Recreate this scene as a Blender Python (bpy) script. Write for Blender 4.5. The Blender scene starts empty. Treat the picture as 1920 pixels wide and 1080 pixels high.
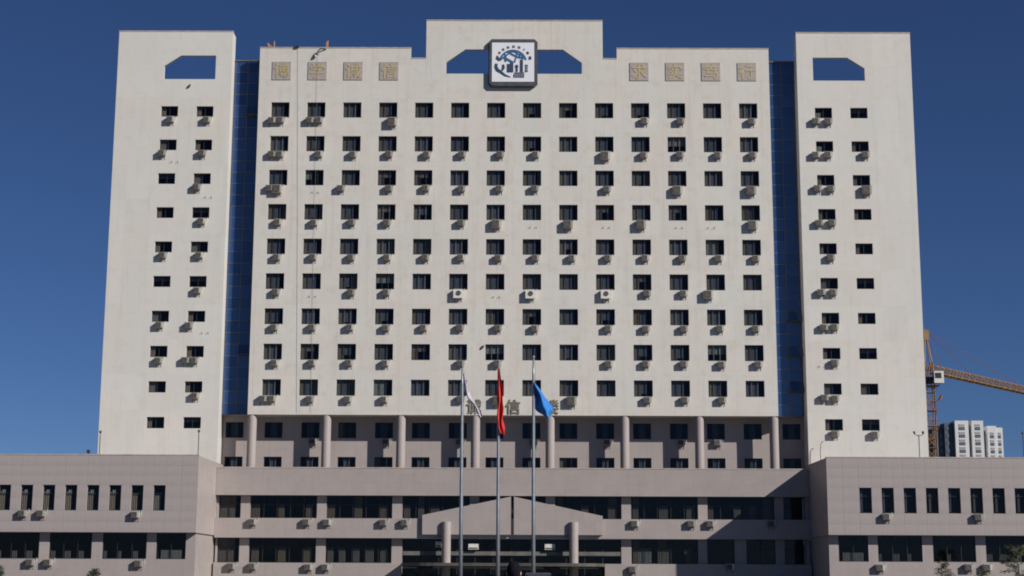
import bpy, math, random
from mathutils import Matrix, Vector

# ------------------------------------------------------------------ camera, sky, sun, exposure
scn = bpy.context.scene
col = scn.collection
rnd = random.Random(7)

PITCH, YAW, ROLL = 0.18401, -0.0045, 0.00383
cy_, sy_, cp_, sp_ = math.cos(YAW), math.sin(YAW), math.cos(PITCH), math.sin(PITCH)
fwd = Vector((sy_ * cp_, cy_ * cp_, sp_))
rgt = Vector((cy_, -sy_, 0))
upv = rgt.cross(fwd)
r2 = rgt * math.cos(ROLL) + upv * math.sin(ROLL)
u2 = -rgt * math.sin(ROLL) + upv * math.cos(ROLL)
cam_data = bpy.data.cameras.new('camera')
cam_data.sensor_width = 36.0
cam_data.lens = 2928.75 / 1920 * 36.0
cam_data.clip_start = 0.5
cam_data.clip_end = 6000
cam = bpy.data.objects.new('camera', cam_data)
col.objects.link(cam)
cam.matrix_world = Matrix(((r2.x, u2.x, -fwd.x, 0.555), (r2.y, u2.y, -fwd.y, -150.333), (r2.z, u2.z, -fwd.z, 1.6), (0, 0, 0, 1)))
scn.camera = cam

SUN = Vector((1.5, -1.0, 1.07)).normalized()
world = bpy.data.worlds.new('World')
scn.world = world
world.use_nodes = True
wn = world.node_tree
bg = wn.nodes['Background']
sky = wn.nodes.new('ShaderNodeTexSky')
sky.sky_type = 'NISHITA'
sky.sun_disc = False
sky.sun_elevation = math.asin(SUN.z)
sky.sun_rotation = math.atan2(SUN.x, SUN.y)
sky.altitude = 300
sky.air_density = 0.72
sky.dust_density = 0.0
sky.ozone_density = 10.0
tint = wn.nodes.new('ShaderNodeMix')
tint.data_type = 'RGBA'
tint.blend_type = 'MULTIPLY'
tint.inputs[0].default_value = 1.0
tint.inputs[7].default_value = (1.06, 0.955, 1.0, 1)
wn.links.new(sky.outputs['Color'], tint.inputs[6])
wn.links.new(tint.outputs[2], bg.inputs['Color'])
bg.inputs['Strength'].default_value = 0.05
sun_data = bpy.data.lights.new('sun', 'SUN')
sun_data.energy = 4.8
sun_data.angle = math.radians(0.5)
sun_data.color = (1.0, 0.955, 0.89)
sun = bpy.data.objects.new('sun', sun_data)
col.objects.link(sun)
sun.rotation_euler = SUN.to_track_quat('Z', 'Y').to_euler()
scn.view_settings.view_transform = 'Standard'
scn.view_settings.look = 'None'
scn.view_settings.gamma = 1
scn.view_settings.exposure = 0.0
scn.view_settings.use_curve_mapping = False
scn.render.engine = 'CYCLES'
scn.cycles.use_denoising = True
scn.cycles.filter_width = 1.9
scn.cycles.max_bounces = 6
scn.cycles.transparent_max_bounces = 12

# ------------------------------------------------------------------ materials
def nmat(name):
    m = bpy.data.materials.new(name)
    m.use_nodes = True
    return m, m.node_tree, m.node_tree.nodes['Principled BSDF']

def plain(name, c, rough=0.7, metal=0.0, spec=0.5):
    m, t, b = nmat(name)
    b.inputs['Base Color'].default_value = (*c, 1)
    b.inputs['Roughness'].default_value = rough
    b.inputs['Metallic'].default_value = metal
    b.inputs['Specular IOR Level'].default_value = spec
    return m

def mixc(t, a, b, fac, mode='MIX'):
    n = t.nodes.new('ShaderNodeMix')
    n.data_type = 'RGBA'
    n.blend_type = mode
    for sock, v in ((n.inputs[6], a), (n.inputs[7], b), (n.inputs[0], fac)):
        if hasattr(v, 'is_output'):
            t.links.new(v, sock)
        elif isinstance(v, tuple):
            sock.default_value = (*v, 1)
        else:
            sock.default_value = v
    return n.outputs[2]

def ramp(t, src, lo, hi, a=0.0, b=1.0):
    n = t.nodes.new('ShaderNodeMapRange')
    n.inputs['From Min'].default_value = lo
    n.inputs['From Max'].default_value = hi
    n.inputs['To Min'].default_value = a
    n.inputs['To Max'].default_value = b
    t.links.new(src, n.inputs['Value'])
    return n.outputs['Result']

def mathn(t, op, a, b=0.5):
    n = t.nodes.new('ShaderNodeMath')
    n.operation = op
    for s, v in ((n.inputs[0], a), (n.inputs[1], b)):
        if hasattr(v, 'is_output'):
            t.links.new(v, s)
        else:
            s.default_value = v
    return n.outputs[0]

def noise(t, vec, scale, detail=4, rough=0.55):
    n = t.nodes.new('ShaderNodeTexNoise')
    n.inputs['Scale'].default_value = scale
    n.inputs['Detail'].default_value = detail
    n.inputs['Roughness'].default_value = rough
    t.links.new(vec, n.inputs['Vector'])
    return n.outputs['Fac']

def mapping(t, vec, sc=(1, 1, 1), loc=(0, 0, 0)):
    n = t.nodes.new('ShaderNodeMapping')
    n.inputs['Scale'].default_value = sc
    n.inputs['Location'].default_value = loc
    t.links.new(vec, n.inputs['Vector'])
    return n.outputs['Vector']

def wall_coords(t):
    """metres along the wall and up it, whichever way the wall faces"""
    tc = t.nodes.new('ShaderNodeTexCoord')
    s = t.nodes.new('ShaderNodeSeparateXYZ')
    t.links.new(tc.outputs['Object'], s.inputs[0])
    along = mathn(t, 'ADD', s.outputs['X'], s.outputs['Y'])
    c = t.nodes.new('ShaderNodeCombineXYZ')
    t.links.new(along, c.inputs['X'])
    t.links.new(s.outputs['Z'], c.inputs['Y'])
    return tc.outputs['Object'], c.outputs['Vector'], s

def tiled(name, c1, c2, stain, tile=(0.24, 0.12), joint_mix=0.25, blot=0.5, rough=0.45, panel=None):
    m, t, b = nmat(name)
    obj, wv, s = wall_coords(t)
    big = noise(t, obj, 0.16, 5, 0.6)
    mid = noise(t, obj, 0.9, 4, 0.6)
    c = mixc(t, c1, c2, ramp(t, big, 0.35, 0.65))
    c = mixc(t, c, stain, mathn(t, 'MULTIPLY', ramp(t, mid, 0.5, 0.72), blot))
    streak = noise(t, mapping(t, obj, (2.2, 2.2, 0.10)), 1.0, 4, 0.6)
    c = mixc(t, c, tuple(v * 0.8 for v in stain), mathn(t, 'MULTIPLY', ramp(t, streak, 0.52, 0.78), blot * 0.8))
    fine = noise(t, obj, 26.0, 2, 0.5)
    c = mixc(t, c, tuple(v * 0.88 for v in c1), mathn(t, 'MULTIPLY', ramp(t, fine, 0.4, 0.7), 0.45))
    br = t.nodes.new('ShaderNodeTexBrick')
    br.offset = 0.0
    br.inputs['Scale'].default_value = 1.0
    br.inputs['Brick Width'].default_value = tile[0]
    br.inputs['Row Height'].default_value = tile[1]
    br.inputs['Mortar Size'].default_value = 0.008
    br.inputs['Color1'].default_value = (1, 1, 1, 1)
    br.inputs['Color2'].default_value = (0.93, 0.93, 0.93, 1)
    br.inputs['Mortar'].default_value = (0.62, 0.62, 0.62, 1)
    t.links.new(wv, br.inputs['Vector'])
    c = mixc(t, c, br.outputs['Color'], joint_mix, 'MULTIPLY')
    if panel:
        b2 = t.nodes.new('ShaderNodeTexBrick')
        b2.offset = 0.0
        b2.inputs['Scale'].default_value = 1.0
        b2.inputs['Brick Width'].default_value = panel[0]
        b2.inputs['Row Height'].default_value = panel[1]
        b2.inputs['Mortar Size'].default_value = 0.02
        b2.inputs['Color1'].default_value = (1, 1, 1, 1)
        b2.inputs['Color2'].default_value = (0.955, 0.95, 0.945, 1)
        b2.inputs['Mortar'].default_value = (0.93, 0.93, 0.93, 1)
        t.links.new(wv, b2.inputs['Vector'])
        c = mixc(t, c, b2.outputs['Color'], 1.0, 'MULTIPLY')
    t.links.new(c, b.inputs['Base Color'])
    b.inputs['Roughness'].default_value = rough
    b.inputs['Specular IOR Level'].default_value = 0.3
    bm_ = t.nodes.new('ShaderNodeBump')
    bm_.inputs['Strength'].default_value = 0.25
    bm_.inputs['Distance'].default_value = 0.01
    t.links.new(br.outputs['Fac'], bm_.inputs['Height'])
    bm_.invert = True
    t.links.new(bm_.outputs['Normal'], b.inputs['Normal'])
    return m

def glass(name, tint, refl_rough=0.03):
    m = bpy.data.materials.new(name)
    m.use_nodes = True
    t = m.node_tree
    for n in list(t.nodes):
        if n.type != 'OUTPUT_MATERIAL':
            t.nodes.remove(n)
    out = [n for n in t.nodes if n.type == 'OUTPUT_MATERIAL'][0]
    tr = t.nodes.new('ShaderNodeBsdfTransparent')
    tr.inputs['Color'].default_value = (*tint, 1)
    gl = t.nodes.new('ShaderNodeBsdfGlossy')
    gl.inputs['Roughness'].default_value = refl_rough
    gl.inputs['Color'].default_value = (0.62, 0.68, 0.75, 1)
    lw = t.nodes.new('ShaderNodeLayerWeight')
    lw.inputs['Blend'].default_value = 0.5
    fr = mathn(t, 'ADD', mathn(t, 'MULTIPLY', mathn(t, 'POWER', lw.outputs['Facing'], 5.0), 0.8), 0.03)
    tc = t.nodes.new('ShaderNodeTexCoord')
    bp = t.nodes.new('ShaderNodeBump')
    bp.inputs['Strength'].default_value = 0.12
    bp.inputs['Distance'].default_value = 0.05
    t.links.new(noise(t, tc.outputs['Object'], 1.7, 2), bp.inputs['Height'])
    t.links.new(bp.outputs['Normal'], gl.inputs['Normal'])
    mx = t.nodes.new('ShaderNodeMixShader')
    t.links.new(fr, mx.inputs[0])
    t.links.new(tr.outputs[0], mx.inputs[1])
    t.links.new(gl.outputs[0], mx.inputs[2])
    t.links.new(mx.outputs[0], out.inputs['Surface'])
    return m

def varied(name, c1, c2, scale, rough=0.7, metal=0.0, detail=4):
    m, t, b = nmat(name)
    tc = t.nodes.new('ShaderNodeTexCoord')
    c = mixc(t, c1, c2, ramp(t, noise(t, tc.outputs['Object'], scale, detail), 0.35, 0.65))
    t.links.new(c, b.inputs['Base Color'])
    b.inputs['Roughness'].default_value = rough
    b.inputs['Metallic'].default_value = metal
    return m

M = {}
M['white'] = tiled('white_wall_tile', (0.675, 0.665, 0.615), (0.715, 0.65, 0.585), (0.56, 0.475, 0.40), joint_mix=0.35, blot=0.42, panel=(3.6, 3.49))
M['white2'] = tiled('white_tower_tile', (0.685, 0.675, 0.63), (0.72, 0.67, 0.61), (0.58, 0.51, 0.44), joint_mix=0.35, blot=0.3, panel=(2.4, 3.49))
M['stone'] = tiled('pink_grey_tile', (0.42, 0.365, 0.345), (0.385, 0.34, 0.325), (0.31, 0.27, 0.25), tile=(0.3, 0.15), joint_mix=0.45, blot=0.3, panel=(1.2, 0.87))
M['clad'] = tiled('pink_grey_cladding', (0.40, 0.35, 0.335), (0.365, 0.325, 0.315), (0.30, 0.26, 0.245), tile=(0.3, 0.15), joint_mix=0.35, blot=0.25)
M['stone_joint'] = plain('cladding_joint', (0.30, 0.265, 0.255), 0.9)
M['coping'] = varied('coping_stone', (0.50, 0.42, 0.36), (0.36, 0.31, 0.28), 1.5, 0.8)
M['interior'] = varied('dark_interior', (0.055, 0.052, 0.048), (0.022, 0.022, 0.022), 0.8, 0.9)
M['frame'] = plain('dark_window_frame', (0.035, 0.037, 0.04), 0.45, 0.3)
M['frame_light'] = plain('grey_window_frame', (0.13, 0.135, 0.14), 0.45, 0.3)
M['pane'] = glass('window_glass', (0.76, 0.77, 0.78))
M['pane_dark'] = glass('dark_window_glass', (0.58, 0.58, 0.59))
M['curtain_brown'] = varied('brown_curtain', (0.20, 0.175, 0.135), (0.14, 0.12, 0.09), 7, 0.95)
M['drape'] = varied('dull_drape', (0.14, 0.132, 0.112), (0.10, 0.095, 0.082), 5, 0.95)
M['blind'] = varied('slate_blind', (0.078, 0.092, 0.122), (0.054, 0.066, 0.092), 5, 0.9)
M['curtain_grey'] = varied('grey_curtain', (0.19, 0.18, 0.16), (0.13, 0.125, 0.12), 6, 0.95)
M['curtain_blue'] = varied('blue_grey_blind', (0.095, 0.11, 0.135), (0.065, 0.078, 0.10), 6, 0.9)
M['curtain_pale'] = varied('pale_curtain', (0.26, 0.28, 0.26), (0.18, 0.20, 0.19), 5, 0.95)
M['roof'] = plain('roof_felt', (0.12, 0.12, 0.12), 0.9)
m, t, b = nmat('blue_mirror_glass')
tc = t.nodes.new('ShaderNodeTexCoord')
oi = t.nodes.new('ShaderNodeObjectInfo')
c = mixc(t, (0.017, 0.046, 0.130), (0.030, 0.070, 0.180), oi.outputs['Random'])
t.links.new(c, b.inputs['Base Color'])
b.inputs['Roughness'].default_value = 0.12
b.inputs['Specular IOR Level'].default_value = 0.9
b.inputs['Metallic'].default_value = 0.1
M['blueglass'] = m
M['bronze'] = plain('bronze_mullion', (0.13, 0.125, 0.12), 0.5, 0.3)
M['casing'] = varied('ac_casing_beige', (0.46, 0.43, 0.37), (0.34, 0.31, 0.26), 3, 0.5)
m, t, b = nmat('ac_casing_weathered')
tc = t.nodes.new('ShaderNodeTexCoord')
oi = t.nodes.new('ShaderNodeObjectInfo')
cr = mixc(t, (0.30, 0.295, 0.275), (0.56, 0.545, 0.50), mathn(t, 'POWER', oi.outputs['Random'], 1.6))
cr = mixc(t, cr, (0.20, 0.165, 0.12), ramp(t, noise(t, tc.outputs['Object'], 3.0), 0.5, 0.75, 0, 0.7))
t.links.new(cr, b.inputs['Base Color'])
b.inputs['Roughness'].default_value = 0.5
M['casing'] = m
M['casing_white'] = varied('ac_casing_white', (0.74, 0.72, 0.67), (0.6, 0.58, 0.53), 3, 0.45)
M['grille'] = varied('ac_grille_dark', (0.105, 0.09, 0.075), (0.065, 0.058, 0.05), 5, 0.6)
M['rust'] = varied('rusty_bracket', (0.30, 0.24, 0.19), (0.20, 0.16, 0.13), 8, 0.8)
M['pipe'] = plain('ac_pipe', (0.5, 0.47, 0.42), 0.6)
M['steel'] = varied('galvanised_steel', (0.34, 0.36, 0.39), (0.26, 0.28, 0.31), 2, 0.45, 0.5)
M['dark_steel'] = plain('dark_steel', (0.05, 0.055, 0.06), 0.5, 0.4)
M['orange'] = varied('orange_paint', (0.62, 0.30, 0.06), (0.42, 0.20, 0.05), 3, 0.6)
M['crane'] = varied('crane_yellow', (0.32, 0.185, 0.065), (0.21, 0.12, 0.05), 0.8, 0.6)
M['crane_red'] = plain('crane_red_brown', (0.30, 0.10, 0.05), 0.6)
M['plaque'] = varied('plaque_stone', (0.40, 0.355, 0.34), (0.34, 0.30, 0.29), 3, 0.6)
M['gold'] = varied('gold_lettering', (0.58, 0.47, 0.24), (0.46, 0.37, 0.20), 3, 0.5, 0.2)
M['bronze_letter'] = varied('weathered_bronze', (0.30, 0.27, 0.19), (0.20, 0.18, 0.13), 3, 0.5, 0.3)
M['sign_white'] = plain('sign_white', (0.78, 0.78, 0.82), 0.4)
M['sign_case'] = varied('sign_case_grey', (0.085, 0.09, 0.10), (0.055, 0.06, 0.068), 2, 0.5)
M['ink'] = plain('sign_navy', (0.035, 0.055, 0.11), 0.5)
M['ink_blue'] = plain('sign_blue', (0.035, 0.12, 0.24), 0.5)
M['ink_grey'] = plain('sign_grey', (0.12, 0.14, 0.16), 0.5)
M['red_cloth'] = varied('red_cloth', (0.62, 0.035, 0.025), (0.50, 0.025, 0.02), 3, 0.85)
M['blue_cloth'] = varied('blue_cloth', (0.03, 0.22, 0.62), (0.02, 0.16, 0.50), 3, 0.85)
M['white_cloth'] = varied('white_cloth', (0.50, 0.46, 0.52), (0.36, 0.33, 0.42), 3, 0.85)
M['asphalt'] = varied('asphalt', (0.055, 0.055, 0.056), (0.04, 0.04, 0.04), 2.0, 0.9)
M['paving'] = tiled('plaza_paving', (0.11, 0.108, 0.105), (0.09, 0.088, 0.085), (0.14, 0.135, 0.13), tile=(0.6, 0.6), joint_mix=0.6)
M['earth'] = varied('ground_earth', (0.10, 0.095, 0.07), (0.06, 0.07, 0.04), 0.05, 0.95)
M['bark'] = varied('bark', (0.10, 0.075, 0.055), (0.06, 0.05, 0.04), 9, 0.9)
M['leaf'] = varied('leaf_dark', (0.045, 0.070, 0.028), (0.070, 0.085, 0.035), 2.0, 0.7)
M['leaf_dry'] = varied('leaf_dry', (0.12, 0.11, 0.06), (0.08, 0.085, 0.04), 2.0, 0.7)
M['far_white'] = varied('far_wall_white', (0.66, 0.66, 0.66), (0.58, 0.58, 0.59), 0.1, 0.8)
M['far_blue'] = varied('far_wall_slate', (0.10, 0.12, 0.16), (0.075, 0.09, 0.12), 0.1, 0.8)
M['far_brick'] = plain('far_brick_spandrel', (0.40, 0.31, 0.27), 0.8)
M['far_glass'] = plain('far_window', (0.10, 0.14, 0.18), 0.2)
M['skin'] = plain('skin', (0.45, 0.28, 0.20), 0.6)
M['hair'] = plain('black_hair', (0.008, 0.008, 0.012), 0.95, 0, 0.1)
M['jacket'] = plain('navy_jacket', (0.02, 0.022, 0.035), 0.9)
M['car_paint'] = plain('dark_navy_paint', (0.012, 0.014, 0.035), 0.3)
M['rubber'] = plain('rubber', (0.02, 0.02, 0.02), 0.9)
M['lamp_glass'] = plain('lamp_glass', (0.5, 0.5, 0.48), 0.4)

# ------------------------------------------------------------------ mesh helpers
class MB:
    def __init__(self):
        self.v, self.f, self.mi = [], [], []

    def quad(self, a, b, c, d, mi=0):
        n = len(self.v)
        self.v += [a, b, c, d]
        self.f.append((n, n + 1, n + 2, n + 3))
        self.mi.append(mi)

    def tri(self, a, b, c, mi=0):
        n = len(self.v)
        self.v += [a, b, c]
        self.f.append((n, n + 1, n + 2))
        self.mi.append(mi)

    def box(self, x0, x1, y0, y1, z0, z1, mi=0, skip=''):
        n = len(self.v)
        self.v += [(x0, y0, z0), (x1, y0, z0), (x1, y1, z0), (x0, y1, z0), (x0, y0, z1), (x1, y0, z1), (x1, y1, z1), (x0, y1, z1)]
        for key, q in (('b', (0, 3, 2, 1)), ('t', (4, 5, 6, 7)), ('f', (0, 1, 5, 4)), ('r', (1, 2, 6, 5)), ('k', (2, 3, 7, 6)), ('l', (3, 0, 4, 7))):
            if key not in skip:
                self.f.append(tuple(n + i for i in q))
                self.mi.append(mi)
        return self

    def prism(self, poly, y0, y1, mi=0):
        """polygon in x,z (counter-clockwise seen from the front, -y) extruded along y"""
        n, k = len(self.v), len(poly)
        self.v += [(x, y0, z) for x, z in poly] + [(x, y1, z) for x, z in poly]
        self.f.append(tuple(range(n, n + k)))
        self.mi.append(mi)
        self.f.append(tuple(range(n + 2 * k - 1, n + k - 1, -1)))
        self.mi.append(mi)
        for i in range(k):
            j = (i + 1) % k
            self.f.append((n + j, n + i, n + k + i, n + k + j))
            self.mi.append(mi)
        return self

    def vprism(self, poly, z0, z1, mi=0):
        """polygon in x,y (counter-clockwise from above) extruded along z"""
        n, k = len(self.v), len(poly)
        self.v += [(x, y, z0) for x, y in poly] + [(x, y, z1) for x, y in poly]
        self.f.append(tuple(range(n + k - 1, n - 1, -1)))
        self.mi.append(mi)
        self.f.append(tuple(range(n + k, n + 2 * k)))
        self.mi.append(mi)
        for i in range(k):
            j = (i + 1) % k
            self.f.append((n + i, n + j, n + k + j, n + k + i))
            self.mi.append(mi)
        return self

    def tube(self, pts, rad, seg=8, mi=0, cap=True):
        pts = [Vector(p) for p in pts]
        rads = rad if isinstance(rad, (list, tuple)) else [rad] * len(pts)
        n0 = len(self.v)
        for i, p in enumerate(pts):
            d = (pts[min(i + 1, len(pts) - 1)] - pts[max(i - 1, 0)]).normalized()
            ref = Vector((0, 1, 0)) if abs(d.y) < 0.9 else Vector((1, 0, 0))
            a = d.cross(ref).normalized()
            b_ = d.cross(a)
            for k in range(seg):
                an = 2 * math.pi * k / seg
                self.v.append(tuple(p + (a * math.cos(an) + b_ * math.sin(an)) * rads[i]))
        for i in range(len(pts) - 1):
            for k in range(seg):
                k2 = (k + 1) % seg
                q = (n0 + i * seg + k, n0 + i * seg + k2, n0 + (i + 1) * seg + k2, n0 + (i + 1) * seg + k)
                self.f.append(q)
                self.mi.append(mi)
        if cap:
            self.f.append(tuple(n0 + k for k in range(seg - 1, -1, -1)))
            self.mi.append(mi)
            self.f.append(tuple(n0 + (len(pts) - 1) * seg + k for k in range(seg)))
            self.mi.append(mi)
        return self

    def mesh(self, name, mats, smooth=False):
        me = bpy.data.meshes.new(name)
        me.from_pydata(self.v, [], self.f)
        for mm in (mats if isinstance(mats, (list, tuple)) else [mats]):
            me.materials.append(mm)
        if any(self.mi):
            me.polygons.foreach_set('material_index', self.mi)
        if smooth:
            me.polygons.foreach_set('use_smooth', [True] * len(me.polygons))
        me.update()
        return me

    def build(self, name, mats, parent=None, loc=(0, 0, 0), rz=0, smooth=False):
        return put(name, self.mesh(name, mats, smooth), parent, loc, rz)

def put(name, me, parent=None, loc=(0, 0, 0), rz=0, rot=None):
    o = bpy.data.objects.new(name, me)
    col.objects.link(o)
    o.location = loc
    o.rotation_euler = rot if rot else (0, 0, rz)
    if parent:
        o.parent = parent
    return o

def thing(name, label, cat, loc=(0, 0, 0), rz=0, group=None):
    o = put(name, None, None, loc, rz)
    o.empty_display_size = 0.5
    return tag(o, label, cat, group)

def tag(o, label, cat, group=None):
    o['label'] = label
    o['category'] = cat
    if group:
        o['group'] = group
    return o

def struct(o):
    o['kind'] = 'structure'
    return o

def kids(o):
    return KIDS.get(o.name, [])

KIDS = {}
def copy_thing(o, loc, label, rz=0, group=None):
    c = o.copy()
    col.objects.link(c)
    c.location = loc
    c.rotation_euler = (0, 0, rz)
    c['label'] = label
    if group:
        c['group'] = group
    for ch in list(o.children):
        d = ch.copy()
        col.objects.link(d)
        d.parent = c
        for g in list(ch.children):
            e = g.copy()
            col.objects.link(e)
            e.parent = d
    return c

def wall_grid(mb, x0, x1, z0, z1, y, holes, rev=0.34, room=0.9, flip=1, rm=1):
    """front wall at y with window openings: reveals and a dark room behind each"""
    xs = sorted(set([x0, x1] + [round(h[0], 4) for h in holes] + [round(h[1], 4) for h in holes]))
    zs = sorted(set([z0, z1] + [round(h[2], 4) for h in holes] + [round(h[3], 4) for h in holes]))
    xs = [x for x in xs if x0 - 1e-6 <= x <= x1 + 1e-6]
    for i in range(len(xs) - 1):
        for j in range(len(zs) - 1):
            cx, cz = (xs[i] + xs[i + 1]) / 2, (zs[j] + zs[j + 1]) / 2
            if any(h[0] < cx < h[1] and h[2] < cz < h[3] for h in holes):
                continue
            mb.quad((xs[i], y, zs[j]), (xs[i + 1], y, zs[j]), (xs[i + 1], y, zs[j + 1]), (xs[i], y, zs[j + 1]))
    for a, b_, c_, d in holes:
        for (ya, yb, mi) in ((y, y + rev, 0), (y + rev, y + rev + room, rm)):
            mb.quad((a, ya, c_), (b_, ya, c_), (b_, yb, c_), (a, yb, c_), mi)
            mb.quad((a, yb, d), (b_, yb, d), (b_, ya, d), (a, ya, d), mi)
            mb.quad((a, ya, c_), (a, yb, c_), (a, yb, d), (a, ya, d), mi)
            mb.quad((b_, yb, c_), (b_, ya, c_), (b_, ya, d), (b_, yb, d), mi)
        yb = y + rev + room
        mb.quad((a, yb, c_), (b_, yb, c_), (b_, yb, d), (a, yb, d), rm)

# ------------------------------------------------------------------ ground
g = MB(); g.quad((-3000, -3000, -0.02), (3000, -3000, -0.02), (3000, 3000, -0.02), (-3000, 3000, -0.02))
struct(g.build('ground', M['earth']))
g = MB(); g.box(-90, 90, -140, -6, -0.015, 0.0, skip='b')
struct(g.build('plaza', M['paving']))
g = MB(); g.quad((-300, -175, 0.004), (300, -175, 0.004), (300, -140.2, 0.004), (-300, -140.2, 0.004))
struct(g.build('road', M['asphalt']))
g = MB(); g.box(-90, 90, -140.2, -139.9, -0.01, 0.13)
struct(g.build('kerb', M['coping']))

# ------------------------------------------------------------------ the office building
B = thing('office_building', 'wide white tiled office block with two corner towers above a pink grey podium', 'building', (0, 0, 0))
ROW = 3.49
TROW = 3.465

# --- window kit: the frame is the window object, pane and curtain are its sub-parts
_wc = {}
def win_frame(w, h, nv, transom=None, bar=0.055, mat='frame'):
    k = ('f', w, h, nv, transom, mat)
    if k not in _wc:
        m = MB()
        hw, hh, d = w / 2, h / 2, 0.035
        m.box(-hw, hw, -d, d, -hh, -hh + bar); m.box(-hw, hw, -d, d, hh - bar, hh)
        m.box(-hw, -hw + bar, -d, d, -hh + bar, hh - bar); m.box(hw - bar, hw, -d, d, -hh + bar, hh - bar)
        for i in range(1, nv):
            x = -hw + w * i / nv
            m.box(x - bar / 2, x + bar / 2, -d + .003, d - .003, -hh + bar, hh - bar)
        if transom is not None:
            z = -hh + h * transom
            for i in range(nv):
                xa, xb = -hw + w * i / nv + bar / 2 * (1 if i else 2), -hw + w * (i + 1) / nv - bar / 2 * (1 if i < nv - 1 else 2)
                m.box(xa, xb, -d + .006, d - .006, z - bar / 2, z + bar / 2)
        _wc[k] = m.mesh('window', M[mat])
    return _wc[k]

def win_pane(w, h, mat='pane'):
    k = ('p', w, h, mat)
    if k not in _wc:
        m = MB(); m.quad((-w / 2 + .04, 0, -h / 2 + .04), (w / 2 - .04, 0, -h / 2 + .04), (w / 2 - .04, 0, h / 2 - .04), (-w / 2 + .04, 0, h / 2 - .04))
        _wc[k] = m.mesh('pane', M[mat])
    return _wc[k]

def win_curtain(segs, mat):
    """segs: (x0, x1, z0, z1) gathered cloth pieces"""
    k = ('c', tuple(segs), mat)
    if k not in _wc:
        m = MB()
        for x0, x1, z0, z1 in segs:
            n = max(4, int((x1 - x0) / 0.07))
            for i in range(n):
                xa, xb = x0 + (x1 - x0) * i / n, x0 + (x1 - x0) * (i + 1) / n
                am = .012 if mat in ('drape', 'blind') else .03
                ya, yb = (am if i % 2 else -am), (-am if i % 2 else am)
                m.quad((xa, ya, z0), (xb, yb, z0), (xb, yb, z1), (xa, ya, z1))
        _wc[k] = m.mesh('curtain', M[mat])
    return _wc[k]

def window(x, y, z, w, h, nv, transom=None, curtains=(), mat='frame', pmat='pane'):
    f = put('window', win_frame(w, h, nv, transom, mat=mat), B, (x, y, z))
    put('pane', win_pane(w, h, pmat), f)
    for segs, cm in curtains:
        put('curtain', win_curtain(segs, cm), f, (0, 0.12 if cm != 'curtain_blue' else 0.17, 0))
    return f

def office_curtains(w, h):
    hw, hh = w / 2 - .03, h / 2 - .03
    r = rnd.random()
    out = []
    if rnd.random() < .07:
        return [(((-hw, rnd.choice((-.3, .25, hw)), rnd.choice((-hh, -.1)), hh),), 'curtain_pale')]
    e1 = rnd.uniform(-.4, -.2)
    e2 = rnd.uniform(.3, .55)
    z0 = -hh if rnd.random() < .85 else -hh + rnd.uniform(.2, .6)
    if r < .62:
        out = [(((-hw, e1, -hh, hh),), 'drape'), (((e1, e2, z0, hh),), 'blind')]
    elif r < .78:
        out = [(((-hw, e1, -hh, hh), (e2, hw, -hh, hh)), 'drape'), (((e1, e2 - .2, z0, hh),), 'blind')]
    elif r < .88:
        out = [(((-hw, e2, -hh, hh),), 'blind')]
    elif r < .95:
        out = [(((-hw, e1, -hh, hh),), 'curtain_brown'), (((e1 + .1, e2 - .2, -hh, hh),), 'curtain_blue')]
    else:
        out = [(((-hw, e2, .1, hh),), 'curtain_grey'), (((-hw, e1, -hh, .09),), 'drape')]
    return out

# --- central block
CX = [(k - 6.5) * 3.6 + 0.02 for k in range(14)]
CZ = [47.65 - ROW * j for j in range(9)]
holes = [(x - .91, x + .91, z - .79, z + .79) for x in CX for z in CZ]
mb = MB()
wall_grid(mb, -25.6, 25.6, 17.09, 51.47, 0, holes, rev=0.30)
mb.quad((-25.6, 14, 17.09), (-25.6, 0, 17.09), (-25.6, 0, 51.47), (-25.6, 14, 51.47))
mb.quad((25.6, 0, 17.09), (25.6, 14, 17.09), (25.6, 14, 51.47), (25.6, 0, 51.47))
mb.quad((25.6, 14, 11.0), (-25.6, 14, 11.0), (-25.6, 14, 51.47), (25.6, 14, 51.47))
mb.quad((-25.6, 0, 17.09), (-25.6, 14, 17.09), (25.6, 14, 17.09), (25.6, 0, 17.09))
mb.quad((-25.25, 0.35, 51.0), (25.25, 0.35, 51.0), (25.25, 14, 51.0), (-25.25, 14, 51.0), 1)
T = 0.35
mb.prism([(-25.6, 51.47), (-10.38, 51.47), (-10.38, 54.12), (-25.6, 54.12)], 0, T)
mb.prism([(-10.38, 51.47), (-8.86, 51.47), (-8.86, 53.03), (-10.38, 53.03)], 0, T)
mb.prism([(-8.86, 51.47), (-6.82, 51.47), (-6.82, 57.05), (-8.86, 57.05)], 0, T)
mb.prism([(-6.82, 52.65), (-4.9, 54.03), (4.92, 54.03), (6.82, 52.65), (6.82, 57.05), (-6.82, 57.05)], 0, T)
mb.prism([(6.82, 51.47), (8.92, 51.47), (8.92, 57.05), (6.82, 57.05)], 0, T)
mb.prism([(8.92, 51.47), (10.33, 51.47), (10.33, 53.03), (8.92, 53.03)], 0, T)
mb.prism([(10.33, 51.47), (25.6, 51.47), (25.6, 54.12), (10.33, 54.12)], 0, T)
mb.box(-25.6, -25.3, T, 13.7, 51.47, 52.3); mb.box(25.3, 25.6, T, 13.7, 51.47, 52.3); mb.box(-25.6, 25.6, 13.7, 14, 51.47, 52.3)
mb.quad((-6.82, 0, 51.47), (6.82, 0, 51.47), (6.82, T, 51.47), (-6.82, T, 51.47))
mb.quad((-25.3, T, 51.0), (25.3, T, 51.0), (25.3, T, 51.47), (-25.3, T, 51.47))
mb.build('main_wall', [M['white'], M['interior'], M['roof']], B)
mb = MB()
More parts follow.
